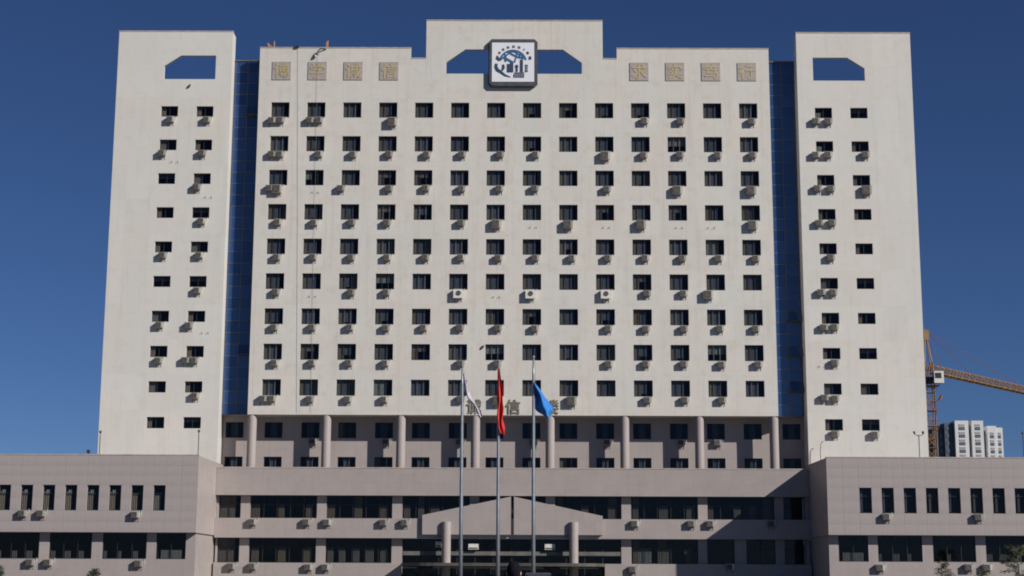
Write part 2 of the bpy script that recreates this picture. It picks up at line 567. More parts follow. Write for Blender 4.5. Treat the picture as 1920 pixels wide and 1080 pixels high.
for a, b_, z in ((-25.63, -10.36, 54.12), (-10.36, -8.89, 53.03), (-8.89, 8.95, 57.05), (8.95, 10.31, 53.03), (10.31, 25.63, 54.12)):
    mb.box(a, b_, -0.03, T + .03, z + .002, z + .11)
mb.build('coping', M['coping'], B)
for z in CZ:
    for x in CX:
        window(x, 0.24, z, 1.82, 1.58, 3, None, office_curtains(1.82, 1.58), mat='frame' if rnd.random() < .8 else 'frame_light')

# --- corner towers
for s in (-1, 1):
    tx = sorted((s * 28.4, s * 39.9))
    wx = [s * 34.47, s * 30.93]
    tz = [47.46 - TROW * j for j in range(10)]
    hol = [(x - .85, x + .85, z - .55, z + .55) for x in wx for z in tz]
    mb = MB()
    wall_grid(mb, tx[0], tx[1], 5.0, 50.83, 0, hol, rev=0.30)
    for x in tx:
        mb.quad((x, 0, 5), (x, 12.5, 5), (x, 12.5, 50.83), (x, 0, 50.83))
    mb.quad((tx[0], 12.5, 5), (tx[1], 12.5, 5), (tx[1], 12.5, 50.83), (tx[0], 12.5, 50.83))
    mb.quad((tx[0], 0.35, 50.7), (tx[1], 0.35, 50.7), (tx[1], 12.5, 50.7), (tx[0], 12.5, 50.7), 1)
    a, b_ = sorted((s * 35.2, s * 30.02))       # the opening
    mb.prism([(tx[0], 50.83), (a, 50.83), (a, 55.82), (tx[0], 55.82)], 0, T)
    mb.prism([(b_, 50.83), (tx[1], 50.83), (tx[1], 55.82), (b_, 55.82)], 0, T)
    if s < 0:
        mb.prism([(a, 52.2), (-33.52, 53.32), (b_, 53.32), (b_, 55.82), (a, 55.82)], 0, T)
    else:
        mb.prism([(a, 53.25), (33.5, 53.25), (b_, 52.13), (b_, 55.82), (a, 55.82)], 0, T)
    mb.quad((a, 0, 50.83), (b_, 0, 50.83), (b_, T, 50.83), (a, T, 50.83))
    xi = sorted((s * 28.4, s * 28.7)); xo = sorted((s * 39.6, s * 39.9))
    mb.box(*xo, T, 3.2, 50.83, 55.82)
    mb.box(*xi, T, 1.6, 50.83, 55.82); mb.box(*xi, 1.6, 12.5, 50.83, 52.0); mb.box(*xo, 3.2, 12.5, 50.83, 52.0); mb.box(tx[0], tx[1], 12.2, 12.5, 50.83, 52.0)
    mb.build('tower_wall', [M['white2'], M['interior']], B)
    mb = MB(); mb.box(tx[0] - .03, tx[1] + .03, -.03, T + .03, 55.822, 55.93)
    mb.build('coping', M['coping'], B)
    for x in wx:
        for z in tz:
            r = rnd.random()
            cur = [(((-.8, -.35, -.5, .5),), 'curtain_brown')] if r < .6 else ([(((-.8, -.1, -.5, .5),), 'curtain_grey')] if r < .8 else [(((-.8, .8, .1, .5),), 'curtain_blue')])
            if s > 0 and abs(x) < 32 and z > 43:
                cur = [(((-.8, -.2, -.5, .1),), 'curtain_pale')]
            window(x, 0.24, z, 1.7, 1.1, 2, None, cur)

# --- blue glass strips between block and towers
for s in (-1, 1):
    x0, x1 = sorted((s * 25.6, s * 28.4))
    mb = MB()
    mb.box(x0, x1, 1.56, 1.9, 17.2, 53.35)
    mb.box(x0, x1, 1.40, 1.56, 53.2, 53.35)
    mb.box(x0, x1, 1.9, 12, 51.2, 51.4)
    mb.box(x0, x1, 1.9, 12, 17.2, 17.4)
    mb.box(x0, x1, 11.9, 12.0, 17.4, 51.2)
    NR = 31
    ph = (53.2 - 17.2) / NR
    for i in range(3):
        xm = x0 + (x1 - x0) * i / 2
        mb.box(max(x0, xm - .035), min(x1, xm + .035), 1.47, 1.56, 17.2, 53.2)
    for j in range(NR + 1):
        zz = 17.2 + ph * j
        if 0 < j < NR:
            for i in range(2):
                xa = x0 + (x1 - x0) * i / 2
                mb.box(xa + .036, xa + 1.4 - .036, 1.475, 1.56, zz - .03, zz + .03)
    cw = mb.build('curtain_wall', M['bronze'], B)
    pm = MB(); pm.box(-.66, .66, -.02, .02, -ph + .07, 0)
    pm = pm.mesh('glass_panel', M['blueglass'])
    vm = MB(); vm.box(-.66, .66, -.02, .02, -ph * 1.0 + .07, 0, 0)
    vm.box(-.7, -.66, -.03, .03, -ph + .04, 0, 1); vm.box(.66, .7, -.03, .03, -ph + .04, 0, 1); vm.box(-.7, .7, -.03, .03, -ph + .0, -ph + .06, 1)
    vm = vm.mesh('glass_panel', [M['blueglass'], M['bronze']])
    opened = {(-1, 47.6), (-1, 23.4)} if s < 0 else {(1, 26.7), (1, 23.3), (1, 19.9)}
    for i in range(2):
        for j in range(NR):
            ztop = 17.2 + ph * (j + 1) - .035
            xm = x0 + .7 + 1.4 * i
            op = i == 1 and any(abs(ztop - ph / 2 - oz) < ph / 2 for _, oz in opened)
            rx = math.radians(-24) if op else rnd.uniform(-.006, .006)
            put('glass_panel', vm if op else pm, cw, (xm, 1.50 - (.03 if op else 0), ztop), rot=(rx, 0, rnd.uniform(-.004, .004)))

# --- recessed storeys behind the round columns
LX = CX + [-27.2, 27.2]
hol = [(x - .88, x + .88, z0, z1) for x in LX for z0, z1 in ((15.03, 16.57), (11.63, 13.2))]
mb = MB()
wall_grid(mb, -28.4, 28.4, 11.0, 17.2, 2.2, hol, rev=0.22, room=0.8)
for sx in (-1, 1):
    mb.quad((sx * 25.6, 0, 17.088), (sx * 25.6, 2.2, 17.088), (sx * 28.4, 2.2, 17.19), (sx * 28.4, 1.5, 17.19))
mb.build('recessed_wall', [M['stone'], M['interior']], B)
for x in LX:
    for zc, h in ((15.8, 1.54), (12.415, 1.57)):
        window(x, 2.36, zc, 1.76, h, 3, None, [(((-.27, .27, -h / 2 + .03, h / 2 - .03),), 'curtain_blue')] if rnd.random() < .75 else [(((-.83, -.4, -.7, .7),), 'curtain_brown')])
cm = MB()
cm.tube([(0, 0, 11.0), (0, 0, 17.07)], 0.44, 28, cap=False)
cm = cm.mesh('column', M['stone'], smooth=True)
for k in range(8):
    put('column', cm, B, ((k - 3.5) * 7.2, 0.47, 0))

# --- podium between the wings
YF, YP, YW = -1.5, -0.8, -0.62
mb = MB()
mb.box(-28.08, 28.08, YF, 2.2, 9.3, 11.0)
mb.box(-28.08, 28.08, YF, YF + .3, 11.0, 11.85)
mb.build('stone_band', M['stone'], B)
mb = MB(); mb.box(-28.0, 28.0, YF + .31, 2.18, 11.004, 11.03); mb.build('bounce_cut_floor', M['roof'], B)  # unseen dark sheet added over the deck to cut sun bounce into the recess
mb = MB(); mb.box(-28.08, 28.08, YF - .03, YF + .33, 11.852, 11.95)
mb.build('coping', M['coping'], B)
mb = MB()
mb.box(-28.08, 28.08, YF, -.4, 5.32, 7.15)
mb.build('stone_band', M['stone'], B)
mb = MB()
mb.box(-28.08, -10.4, YF, -.4, 0, 3.0); mb.build('stone_band', M['stone'], B)
mb = MB(); mb.box(8.7, 28.08, YF, -.4, 0, 3.0); mb.build('stone_band', M['stone'], B)
S3 = [(-27.9, -25.8), (-24.9, -18.55), (-17.65, -11.4), (-10.45, -4.05), (-3.15, 3.15), (4.05, 10.35), (11.25, 17.6), (18.5, 24.85), (25.7, 27.75)]
S2 = [(-27.9, -25.8), (-24.9, -18.55), (-17.65, -11.4), (11.25, 17.55), (18.4, 21.0), (22.1, 24.85), (25.7, 27.75)]
def strip(level, z0, z1):
    xs = [-28.08] + [v for p in level for v in p] + [28.08]
    for i in range(0, len(xs), 2):
        if z0 < 5 and xs[i] < 0 < xs[i + 1]:
            a0 = MB(); a0.box(xs[i], -10.4, YP, -.4, z0, z1); a0.build('pilaster', M['stone'], B)
            a0 = MB(); a0.box(10.3, xs[i + 1], YP, -.4, z0, z1); a0.build('pilaster', M['stone'], B)
            continue
        a0 = MB(); a0.box(xs[i], xs[i + 1], YP, -.4, z0, z1); a0.build('pilaster', M['stone'], B)
    for a, b_ in level:
        w, h = round(b_ - a, 3), round(z1 - z0 - .004, 3)
        n = max(2, round(w / 1.25))
        segs = []
        if w > 4:
            cw_ = w / n
            for i in range(n):
                if i % 2 == 0 or rnd.random() < .25:
                    xx = -w / 2 + cw_ * i + rnd.uniform(.05, .25)
                    segs.append((xx, xx + rnd.uniform(.5, .8), -h / 2 + .04, h * rnd.choice((.12, .12, .47))))
            cur = [(tuple(segs), rnd.choice(('curtain_brown', 'curtain_brown', 'curtain_grey')))]
            if z0 < 5 and 11 < a < 12:
                cur.append((((-w / 2 + .7, -w / 2 + 1.9, -h / 2 + .04, .35), (-w / 2 + 3.0, -w / 2 + 3.7, -h / 2 + .04, .35)), 'curtain_pale'))
        elif a < 0:
            cur = [(((-w / 2 + .1, w / 2 - .5, -h / 2 + .04, h / 2 - .04),), 'curtain_grey')]
        else:
            cur = []
        window((a + b_) / 2, YW + .1, (z0 + z1) / 2, w, h, n, 0.62, cur, pmat='pane_dark')
strip(S3, 7.152, 9.298)
strip(S2, 3.002, 5.318)
mb = MB()
for z0, z1 in ((7.15, 9.3), (0.05, 5.32)):
    mb.quad((-28, 2.0, z0), (28, 2.0, z0), (28, 2.0, z1), (-28, 2.0, z1))
    mb.quad((-28, -.4, z0 + .01), (28, -.4, z0 + .01), (28, 2, z0 + .01), (-28, 2, z0 + .01))
    mb.quad((-28, -.4, z1 - .01), (28, -.4, z1 - .01), (28, 2, z1 - .01), (-28, 2, z1 - .01))
mb.build('interior_wall', M['interior'], B)

# --- entrance: glazed wall, beam, gabled stone front in two leaves, two round columns, canopy
n = 12
w = 20.7
fr = MB()
for i in range(n + 1):
    x = -10.4 + w * i / n
    fr.box(x - .05, x + .05, -.55, -.45, 0.05, 5.31)
for z in (0.1, 2.6, 5.25):
    fr.box(-10.4, 10.3, -.56, -.44, z - .05, z + .05)
ew = fr.build('entrance_glazing', M['frame'], B)
for i in range(n):
    for z0, z1 in ((0.15, 2.55), (2.65, 3.75), (4.15, 5.2)):
        pm_ = MB(); xa = -10.4 + w * i / n + .06; pm_.quad((xa, -.5, z0), (xa + w / n - .12, -.5, z0), (xa + w / n - .12, -.5, z1), (xa, -.5, z1))
        pm_.build('pane', M['pane_dark'], ew)
mb = MB(); mb.box(-10.38, 10.28, -.75, -.57, 3.75, 4.12)
mb.build('beam', varied('beam_grey', (0.16, 0.155, 0.14), (0.10, 0.10, 0.09), 1.2, 0.7), B)
mb = MB(); mb.prism([(-8.47, 5.66), (-.13, 5.66), (-.13, 9.22), (-8.47, 7.47)], -1.85, YF - .002)
mb.build('gable_leaf', M['stone'], B)
mb = MB(); mb.prism([(.15, 5.66), (8.5, 5.66), (8.5, 7.43), (.15, 9.21)], -1.85, YF - .002)
mb.build('gable_leaf', M['stone'], B)
cm = MB(); cm.tube([(0, 0, 0), (0, 0, 6.84)], 0.43, 28)
cm = cm.mesh('entrance_column', M['stone'])
for x in (-6.2, 5.76):
    put('entrance_column', cm, B, (x, -1.92, 0))
pts = []
R0 = 3.2
for k in range(9):
    an = math.pi + math.pi / 2 * k / 8
    pts.append((-10.3 + R0 + R0 * math.cos(an), -6.4 + R0 + R0 * math.sin(an)))
for k in range(9):
    an = 1.5 * math.pi + math.pi / 2 * k / 8
    pts.append((8.6 - R0 + R0 * math.cos(an), -6.4 + R0 + R0 * math.sin(an)))
pts += [(8.6, -1.52), (-10.3, -1.52)]
mb = MB(); mb.vprism(pts, 2.72, 3.0)
mb.build('canopy', varied('canopy_brown', (0.10, 0.09, 0.075), (0.06, 0.055, 0.05), 1.0, 0.6), B)
dm = MB(); dm.box(-1.0, 1.0, -.05, .05, 0, 2.4, skip=''); 
for x in (-1.05, 1.05):
    d_ = put('door', _wc.setdefault('door', win_frame(2.0, 2.4, 1, None, bar=.09)), B, (x, -.62, 1.3))
    put('pane', win_pane(2.0, 2.4, 'pane_dark'), d_)
    hb = MB(); hb.tube([(.8 * (-1 if x > 0 else 1), -.1, -.5), (.8 * (-1 if x > 0 else 1), -.1, .3)], .02); hb.build('handle', M['steel'], d_)

# --- wings
for s in (-1, 1):
    def X(v):
        return s * v
    def bx(m, a, b_, *r, **k):
        q = sorted((X(a), X(b_)))
        m.box(q[0], q[1], *r, **k)
    wins = [(31.5 + 1.975 * k, 1.08) for k in range(9)]
    hol = []
    for c_, w in wins:
        a, b_ = sorted((X(c_ - w / 2), X(c_ + w / 2)))
        hol.append((a, b_, 7.45, 9.7))
    mb = MB()
    q = sorted((X(28.1), X(62)))
    wall_grid(mb, q[0], q[1], 5.52, 12.35, -9.96, hol, rev=0.28, room=1.0)
    mb.build('cladding_backing', [M['stone_joint'], M['interior']], B)
    mb = MB()
    # side walls, soffit, roof
    for xv, zb in ((28.1, 5.52), (62, 0)):
        mb.quad((X(xv), -9.96, zb), (X(xv), 8, zb), (X(xv), 8, 12.35), (X(xv), -9.96, 12.35))
    mb.quad((X(28.1), -9.96, 5.52), (X(62), -9.96, 5.52), (X(62), 8, 5.52), (X(28.1), 8, 5.52))
    mb.quad((X(28.1), -9.96, 12.0), (X(62), -9.96, 12.0), (X(62), 8, 12.0), (X(28.1), 8, 12.0))
    mb.quad((X(28.1), 8, 0), (X(62), 8, 0), (X(62), 8, 12.35), (X(28.1), 8, 12.35))
    mb.quad((X(28.1), -9.7, 12.35), (X(28.1), 0, 12.35), (X(28.4), 0, 12.35), (X(28.4), -9.7, 12.35))
    mb.quad((X(28.1), -9.96, 12.35), (X(62), -9.96, 12.35), (X(62), -9.66, 12.35), (X(28.1), -9.66, 12.35))
    mb.build('wing_wall', M['stone'], B)
    # cladding panels
    xs = [28.08, 29.52]
    edges = [(28.09, 29.52), (29.52, 30.96)]
    for k, (c_, w) in enumerate(wins):
        edges.append((c_ - .54, c_ + .54, 'w'))
        edges.append((c_ + .54, c_ + 1.975 - .54))
    zs = [5.53, 6.49, 7.45, 8.58, 9.70, 10.58, 11.46, 12.36]
    cache = {}
    for e in edges:
        for j in range(7):
            if len(e) == 3 and j in (2, 3):
                continue
            if e[0] > 46.6:
                continue
            ww, hh = e[1] - e[0] - .008, zs[j + 1] - zs[j] - .008
            key = (round(ww, 3), round(hh, 3))
            if key not in cache:
                p_ = MB(); p_.box(-ww / 2, ww / 2, -.02, .02, -hh / 2, hh / 2, skip='k')
                mm = M['panel']if 'panel' in M else None
                cache[key] = p_.mesh('cladding_panel', M['clad'] if 'clad' in M else M['stone'])
            put('cladding_panel', cache[key], B, (X((e[0] + e[1]) / 2), -9.982 + rnd.uniform(-.004, .004), (zs[j] + zs[j + 1]) / 2))
    mb = MB(); bx(mb, 46.6, 62, -10.0, -9.965, 5.53, 12.36)
    mb.build('cladding', M['stone'], B)
    mb = MB(); bx(mb, 28.07, 62, -10.03, -9.7, 12.362, 12.45)
    mb.build('coping', M['coping'], B)
    for k, (c_, w) in enumerate(wins):
        if k > 7:
            continue
        if s < 0:
            cur = [(((-.48, .0, -1.08, .55),), 'curtain_brown'), (((-.3, .02, .3, .75),), 'curtain_pale')] if k != 1 else [(((-.48, .0, -1.08, .4),), 'curtain_brown')]
            if k == 0: cur = [(((-.48, .05, -1.08, .3),), 'curtain_grey')]
        else:
            cur = [(((-.2, .0, -1.0, .6),), 'curtain_grey')] if rnd.random() < .7 else [(((-.45, -.15, -1.0, .9),), 'curtain_blue')]
        window(X(c_), -9.72, 8.575, 1.08, 2.25, 1, 0.68, cur)
    # lower storeys, set back under the overhang
    low = [(29.1, 31.75), (32.6, 36.55), (37.5, 41.3), (42.2, 46.0), (46.9, 50.7), (51.6, 55.4)]
    hol = []
    for a, b_ in low:
        a, b_ = sorted((X(a), X(b_)))
        hol.append((a, b_, 3.2, 5.5))
    mb = MB()
    q = sorted((X(28.25), X(62)))
    wall_grid(mb, q[0], q[1], 0, 5.52, -9.2, hol, rev=0.2, room=1.6)
    mb.quad((X(28.25), -9.2, 0), (X(28.25), 3, 0), (X(28.25), 3, 5.52), (X(28.25), -9.2, 5.52))
    mb.build('lower_wall', [M['stone'], M['interior']], B)
    for i, (a, b_) in enumerate(low[:4]):
        w = round(b_ - a, 2)
        n = 2 if w < 3 else 3
        segs = tuple((-w / 2 + w / n * j + .1, -w / 2 + w / n * j + .1 + rnd.uniform(.25, .6), -1.1, -.45) for j in range(n) if rnd.random() < .8)
        cur = [(segs, 'curtain_grey')] if segs else []
        if i == 0:
            cur = [(((-.9, .9, -1.1, -.35),), 'curtain_pale')]
        window(X((a + b_) / 2), -9.06, 4.35, w, 2.3, n, None, cur, pmat='pane_dark')

# ------------------------------------------------------------------ air conditioners
def make_ac(kind):
    w, h, d = {'s': (.76, .52, .30), 'l': (.95, .80, .33), 'x': (.95, .86, .33)}[kind]
    t = thing('air_conditioner', 'x', 'air conditioner')
    cas = 'casing_white' if kind == 'x' else 'casing'
    m = MB()
    y0, y1 = -.09 - d, -.09
    m.box(-w / 2, w / 2, y0, y1, -.08 - h, -.08)
    m.box(-w / 2 - .012, w / 2 + .012, y0 - .015, y1 + .01, -.078, -.055)
    m.build('casing', M[cas], t)
    m = MB()
    zc = -.08 - h / 2
    if kind == 'x':
        k = 20
        m.prism([(.02 + .25 * math.cos(2 * math.pi * i / k), zc + .05 + .25 * math.sin(2 * math.pi * i / k)) for i in range(k)], y0 - .03, y0 - .002)
    else:
        m.box(-w / 2 + .025, w / 2 - .20, y0 - .016, y0 - .002, zc - h / 2 + .025, zc + h / 2 - .03)
        k = 16
        r_ = h * .4
        for i in range(k):
            a0, a1 = 2 * math.pi * i / k, 2 * math.pi * (i + 1) / k
            c0 = -.06
            m.quad((c0 + r_ * math.cos(a0), y0 - .03, zc + r_ * math.sin(a0)), (c0 + r_ * math.cos(a1), y0 - .03, zc + r_ * math.sin(a1)),
                   (c0 + r_ * .88 * math.cos(a1), y0 - .03, zc + r_ * .88 * math.sin(a1)), (c0 + r_ * .88 * math.cos(a0), y0 - .03, zc + r_ * .88 * math.sin(a0)))
    m.build('fan_grille', M['grille'], t)
    for sx in (-1, 1):
        m = MB()
        x = sx * w * .33
        zb = -.08 - h
        m.box(x - .02, x + .02, y0 + .02, 0, zb - .045, zb - .004)
        m.box(x - .02, x + .02, -.035, 0, zb - .34, zb - .046)
        m.tube([(x, -.02, zb - .33), (x, y0 + .06, zb - .045)], .015, 5)
        m.build('bracket', M['rust'], t)
    m = MB()
    m.tube([(w / 2 + .0, -.2, -.08 - h * .55), (w / 2 + .12, -.22, -.1 - h * .5), (w / 2 + .17, -.12, -.0), (w / 2 + .1, -.03, .06)], .022, 6)
    m.build('pipe', M['pipe'], t)
    return t

protos = {}
used = {}
def air(kind, loc, label, group):
    if kind not in protos:
        protos[kind] = make_ac(kind)
        protos[kind].location = loc
        protos[kind]['label'] = label
        protos[kind]['group'] = group
        return protos[kind]
    return copy_thing(protos[kind], loc, label, 0, group)

ORD = ['first', 'second', 'third', 'fourth', 'fifth', 'sixth', 'seventh', 'eighth', 'ninth', 'tenth', 'eleventh', 'twelfth', 'thirteenth', 'fourteenth']
SIZE = {'s': 'beige', 'l': 'large beige', 'x': 'large white'}
MAIN_AC = [[(0, -0.77, 's'), (0, 0.08, 's'), (1, -0.58, 's'), (1, 0.32, 's'), (3, 0.43, 'l'), (10, 0.42, 's'), (11, 0.39, 's'), (13, 0.27, 's')], [(0, -0.66, 's'), (0, 0.14, 's'), (1, 0.41, 's'), (2, 0.21, 's'), (3, 0.17, 's'), (4, 0.34, 's'), (5, 0.24, 's'), (6, 0.41, 's'), (7, 0.36, 's'), (9, 0.06, 'l'), (10, 0.27, 's'), (11, 0.28, 's'), (12, 0.44, 's'), (13, 0.29, 's')], [(0, -0.76, 's'), (0, -0.02, 'l'), (2, -0.93, 's'), (3, 0.23, 's'), (4, 0.28, 's'), (5, 0.22, 's'), (6, 0.37, 's'), (7, 0.26, 's'), (9, 0.19, 's'), (11, -0.04, 'l'), (13, 0.04, 'l')], [(0, 0.14, 's'), (1, 0.12, 's'), (2, 0.21, 's'), (3, 0.09, 's'), (5, 0.2, 's'), (6, 0.08, 'l'), (8, -0.07, 'l'), (10, -0.07, 'l'), (13, 0.12, 'l')], [(0, 0.15, 's'), (1, 0.11, 's'), (2, 0.24, 's'), (3, 0.2, 's'), (4, 0.33, 's'), (5, 0.24, 's'), (6, 0.31, 's'), (7, 0.32, 's'), (8, 0.33, 's'), (9, 0.24, 's'), (10, 0.31, 's'), (11, 0.32, 's'), (12, 0.33, 's'), (13, 0.35, 's')], [(0, 0.15, 's'), (2, 0.32, 's'), (3, 0.16, 's'), (5, 0.01, 'x'), (7, -0.15, 'x'), (9, 0.01, 'x'), (10, 0.43, 's'), (11, 0.42, 's'), (12, -0.78, 'l')], [(0, 0.11, 's'), (1, 0.2, 's'), (2, 0.29, 's'), (3, 0.18, 's'), (4, 0.27, 's'), (5, 0.2, 's'), (6, 0.29, 's'), (7, 0.28, 's'), (9, 0.24, 's'), (10, 0.28, 's'), (11, 0.37, 's'), (12, 0.3, 's'), (13, 0.17, 's')], [(0, 0.27, 's'), (1, 0.29, 's'), (2, 0.27, 's'), (3, 0.19, 's'), (5, 0.29, 's'), (6, 0.26, 's'), (9, 0.27, 's'), (10, 0.24, 's'), (11, 0.31, 's'), (12, 0.38, 's'), (13, 0.35, 's')], [(0, -0.76, 's'), (0, 0.12, 's'), (1, 0.18, 's'), (2, 0.24, 's'), (3, 0.15, 's'), (5, 0.32, 's'), (6, 0.28, 'l'), (8, 0.24, 'l'), (10, 0.35, 's'), (11, 0.36, 's'), (12, 0.36, 's')]]
LEFT_AC = [[(0, 0.19, 's'), (1, 0.27, 's')], [(0, -0.5, 's'), (1, -0.07, 's')], [(1, -0.46, 's')], [(1, 0.16, 's')], [(0, 0.02, 's'), (1, 0.09, 's')], [(1, 0.02, 's')], [(0, 0.02, 's'), (1, -0.67, 's')], [(0, 0.07, 's'), (1, -0.84, 's'), (1, -0.01, 's')], [(1, 0.24, 's')], []]
RIGHT_AC = [[(0, -0.83, 's'), (0, 0.4, 's')], [(0, -0.94, 's'), (0, 0.28, 's'), (1, 0.44, 's')], [(0, -0.89, 's'), (0, 0.43, 's'), (1, 0.41, 'l')], [(0, -0.84, 's'), (0, 0.42, 's')], [(0, 0.19, 's')], [(0, -0.86, 's'), (0, 0.29, 's')], [(0, -0.72, 's'), (0, 0.32, 's')], [(0, 0.21, 's')], [(0, -0.89, 's'), (0, 0.14, 's')], [(0, 0.02, 's'), (1, 0.32, 's')]]

for j, rw in enumerate(MAIN_AC):
    for (c, dx, k) in rw:
        pair = [q for q in rw if q[0] == c]
        pre = SIZE[k] + ' air conditioner'
        if len(pair) == 2:
            pre = ('left' if dx == min(q[1] for q in pair) else 'right') + ' air conditioner of two'
        rowname = 'top row' if j == 0 else ('bottom row' if j == 8 else ORD[j] + ' row down')
        c_name = 'leftmost window' if c == 0 else ('rightmost window' if c == 13 else ORD[c] + ' window from left')
        air(k, (CX[c] + dx, 0, CZ[j] - .775 + rnd.uniform(-.05, .02)), '%s under the %s, %s, central block' % (pre, c_name, rowname), 'air conditioners on the central block')
for s, T_ in ((-1, LEFT_AC), (1, RIGHT_AC)):
    cs = [-34.47, -30.93] if s < 0 else [30.93, 34.47]
    for j, rw in enumerate(T_):
        for (c, dx, k) in rw:
            pair = [q for q in rw if q[0] == c]
            pre = SIZE[k] + ' air conditioner'
            if len(pair) == 2:
                pre = ('left' if dx == min(q[1] for q in pair) else 'right') + ' air conditioner of two'
            rowname = 'top row' if j == 0 else ('bottom row' if j == 9 else ORD[j] + ' row down')
            air(k, (cs[c] + dx, 0, 47.46 - TROW * j - .55 + rnd.uniform(-.04, .02)), '%s under the %s window, %s, %s tower' % (pre, ('left', 'right')[c], rowname, 'left' if s < 0 else 'right'),
                'air conditioners on the corner towers')
# podium, wings and recessed storeys: (x, y, height of the sill, label)
POD = [
 (-24.5, -1.5, 7.12, 'air conditioner at left end of the upper podium band, beside the left wing'),
 (-19.4, -1.5, 7.12, 'air conditioner on upper podium band left of the second pilaster from left'),
 (-17.45, -1.5, 7.12, 'air conditioner on upper podium band right of the second pilaster from left'),
 (-12.15, -1.5, 7.10, 'air conditioner on upper podium band left of the third pilaster from left'),
 (-10.15, -1.5, 7.10, 'air conditioner on upper podium band just left of the stone gable'),
 (11.55, -1.5, 7.10, 'air conditioner on upper podium band first to the right of the gable'),
 (16.85, -1.5, 7.10, 'sunlit air conditioner on upper podium band left of the slanting shadow'),
 (18.65, -1.5, 7.10, 'air conditioner on upper podium band at the edge of the slanting shadow'),
 (24.4, -1.5, 7.10, 'shaded air conditioner on upper podium band beside the right wing'),
 (-26.35, -1.5, 3.0, 'air conditioner on lower podium band closest to the left wing'),
 (-24.35, -1.5, 3.0, 'air conditioner on lower podium band right of the first pilaster from left'),
 (-19.1, -1.5, 2.95, 'air conditioner on lower podium band, left one of the middle pair'),
 (-17.5, -1.5, 2.95, 'air conditioner on lower podium band, right one of the middle pair'),
 (11.3, -1.5, 2.85, 'sunlit air conditioner on lower podium band right of the entrance'),
 (20.4, -1.5, 3.1, 'shaded air conditioner on lower podium band beside the right wing'),
 (-43.55, -10.0, 7.5, 'air conditioner under a tall left wing window, leftmost of three'),
 (-41.9, -10.0, 7.5, 'air conditioner under a tall left wing window, middle of three'),
 (-33.5, -10.0, 7.42, 'air conditioner under a tall left wing window, rightmost of three'),
 (-42.85, -9.2, 3.22, 'air conditioner under the lower left wing windows, leftmost of three'),
 (-41.25, -9.2, 3.22, 'air conditioner under the lower left wing windows, middle of three'),
 (-33.2, -9.2, 3.15, 'air conditioner under the lower left wing windows, rightmost of three'),
 (33.25, -10.0, 7.48, 'air conditioner under the second tall window of the right wing'),
 (41.4, -10.0, 7.48, 'air conditioner under the sixth tall window of the right wing'),
 (32.7, -9.2, 3.05, 'air conditioner under the lower right wing windows, leftmost of three'),
 (40.55, -9.2, 3.1, 'air conditioner under the lower right wing windows, middle of three'),
 (42.2, -9.2, 3.1, 'air conditioner under the lower right wing windows, rightmost of three')]
for k in range(6):
    POD.append((-19.5 + 7.18 * k, 2.2, 15.02, 'air conditioner on the recessed wall, %s of the row behind the columns' % ('leftmost' if k == 0 else ORD[k])))
POD.append((19.95, 2.2, 15.02, 'rightmost air conditioner on the recessed wall behind the columns'))
for x, y, z, lab in POD:
    air('s', (x, y, z), lab, 'air conditioners on the podium')
for x, z, w, lab in ((-3.66, 4.56, .95, 'pale box unit in dark glazing, left of the centre flagpole'), (3.55, 4.56, .95, 'pale box unit in dark glazing, right of the right flagpole'), (-6.95, 4.75, .6, 'small pale box unit beside the left entrance column')):
    t = thing('box_unit', lab, 'air conditioner', (x, -.58, z), group='pale units over the entrance')
    m = MB(); m.box(-w / 2, w / 2, -.5, -.1, -.26, .26); m.build('casing', M['casing_white'], t)
    m = MB(); m.box(-w / 2 + .06, w / 2 - .06, -.52, -.502, -.2, -.08); m.build('louvre', M['grille'], t)
    m = MB(); m.box(-w * .4, -w * .4 + .05, -.46, 0, -.3, -.262); m.box(w * .4 - .05, w * .4, -.46, 0, -.3, -.262); m.build('bracket', M['rust'], t)

# empty brackets left behind by removed units
bm_ = MB()
for x in (-.3, .3):
    bm_.box(x - .014, x + .014, -.2, 0, -.03, 0)
    bm_.box(x - .014, x + .014, -.03, 0, -.2, -.031)
bm_ = bm_.mesh('wall_bracket', M['rust'])
br = [(1, 2), (7, 3), (9, 3), (11, 3), (12, 3), (1, 5), (6, 5)]
for c, j in br:
    o = put('wall_bracket', bm_, None, (CX[c] + (.15 if c < 12 else -.3), 0, CZ[j] - 1.45))
    tag(o, 'empty rusty bracket under the %s window from left, %s row down' % (ORD[c], ORD[j]), 'bracket', 'empty brackets on the facade')
for x, z, lab in ((-33.7, 42.3, 'empty bracket under left window, second row of left tower'), (-30.2, 38.7, 'empty bracket beside air conditioner, third row of left tower'),
                  (30.0, 22.0, 'empty bracket left of air conditioner, eighth row of right tower'), (-30.0, 25.1, 'empty bracket under right window, seventh row of left tower')):
    tag(put('wall_bracket', bm_, None, (x, 0, z)), lab, 'bracket', 'empty brackets on the facade')

# ------------------------------------------------------------------ lettering and the emblem
def glyph(ch, size, depth, mat, name='character'):
    cu = bpy.data.curves.new('glyph', 'FONT')
    cu.body = ch
    cu.size = size
    cu.extrude = depth
    cu.offset = 0.012 * size
    cu.resolution_u = 2
    cu.align_x = 'CENTER'
    cu.align_y = 'CENTER'
    o = bpy.data.objects.new('glyph', cu)
    col.objects.link(o)
    dg = bpy.context.evaluated_depsgraph_get()
    me = bpy.data.meshes.new_from_object(o.evaluated_get(dg))
    me.name = name
    bpy.data.objects.remove(o)
    me.materials.clear()
    me.materials.append(M[mat])
    # centre on its own outline
    xs = [v.co.x for v in me.vertices]; ys = [v.co.y for v in me.vertices]
    if xs:
        me.transform(Matrix.Translation((-(min(xs) + max(xs)) / 2, -(min(ys) + max(ys)) / 2, 0)))
    me.transform(Matrix.Rotation(math.pi / 2, 4, 'X'))
    return me

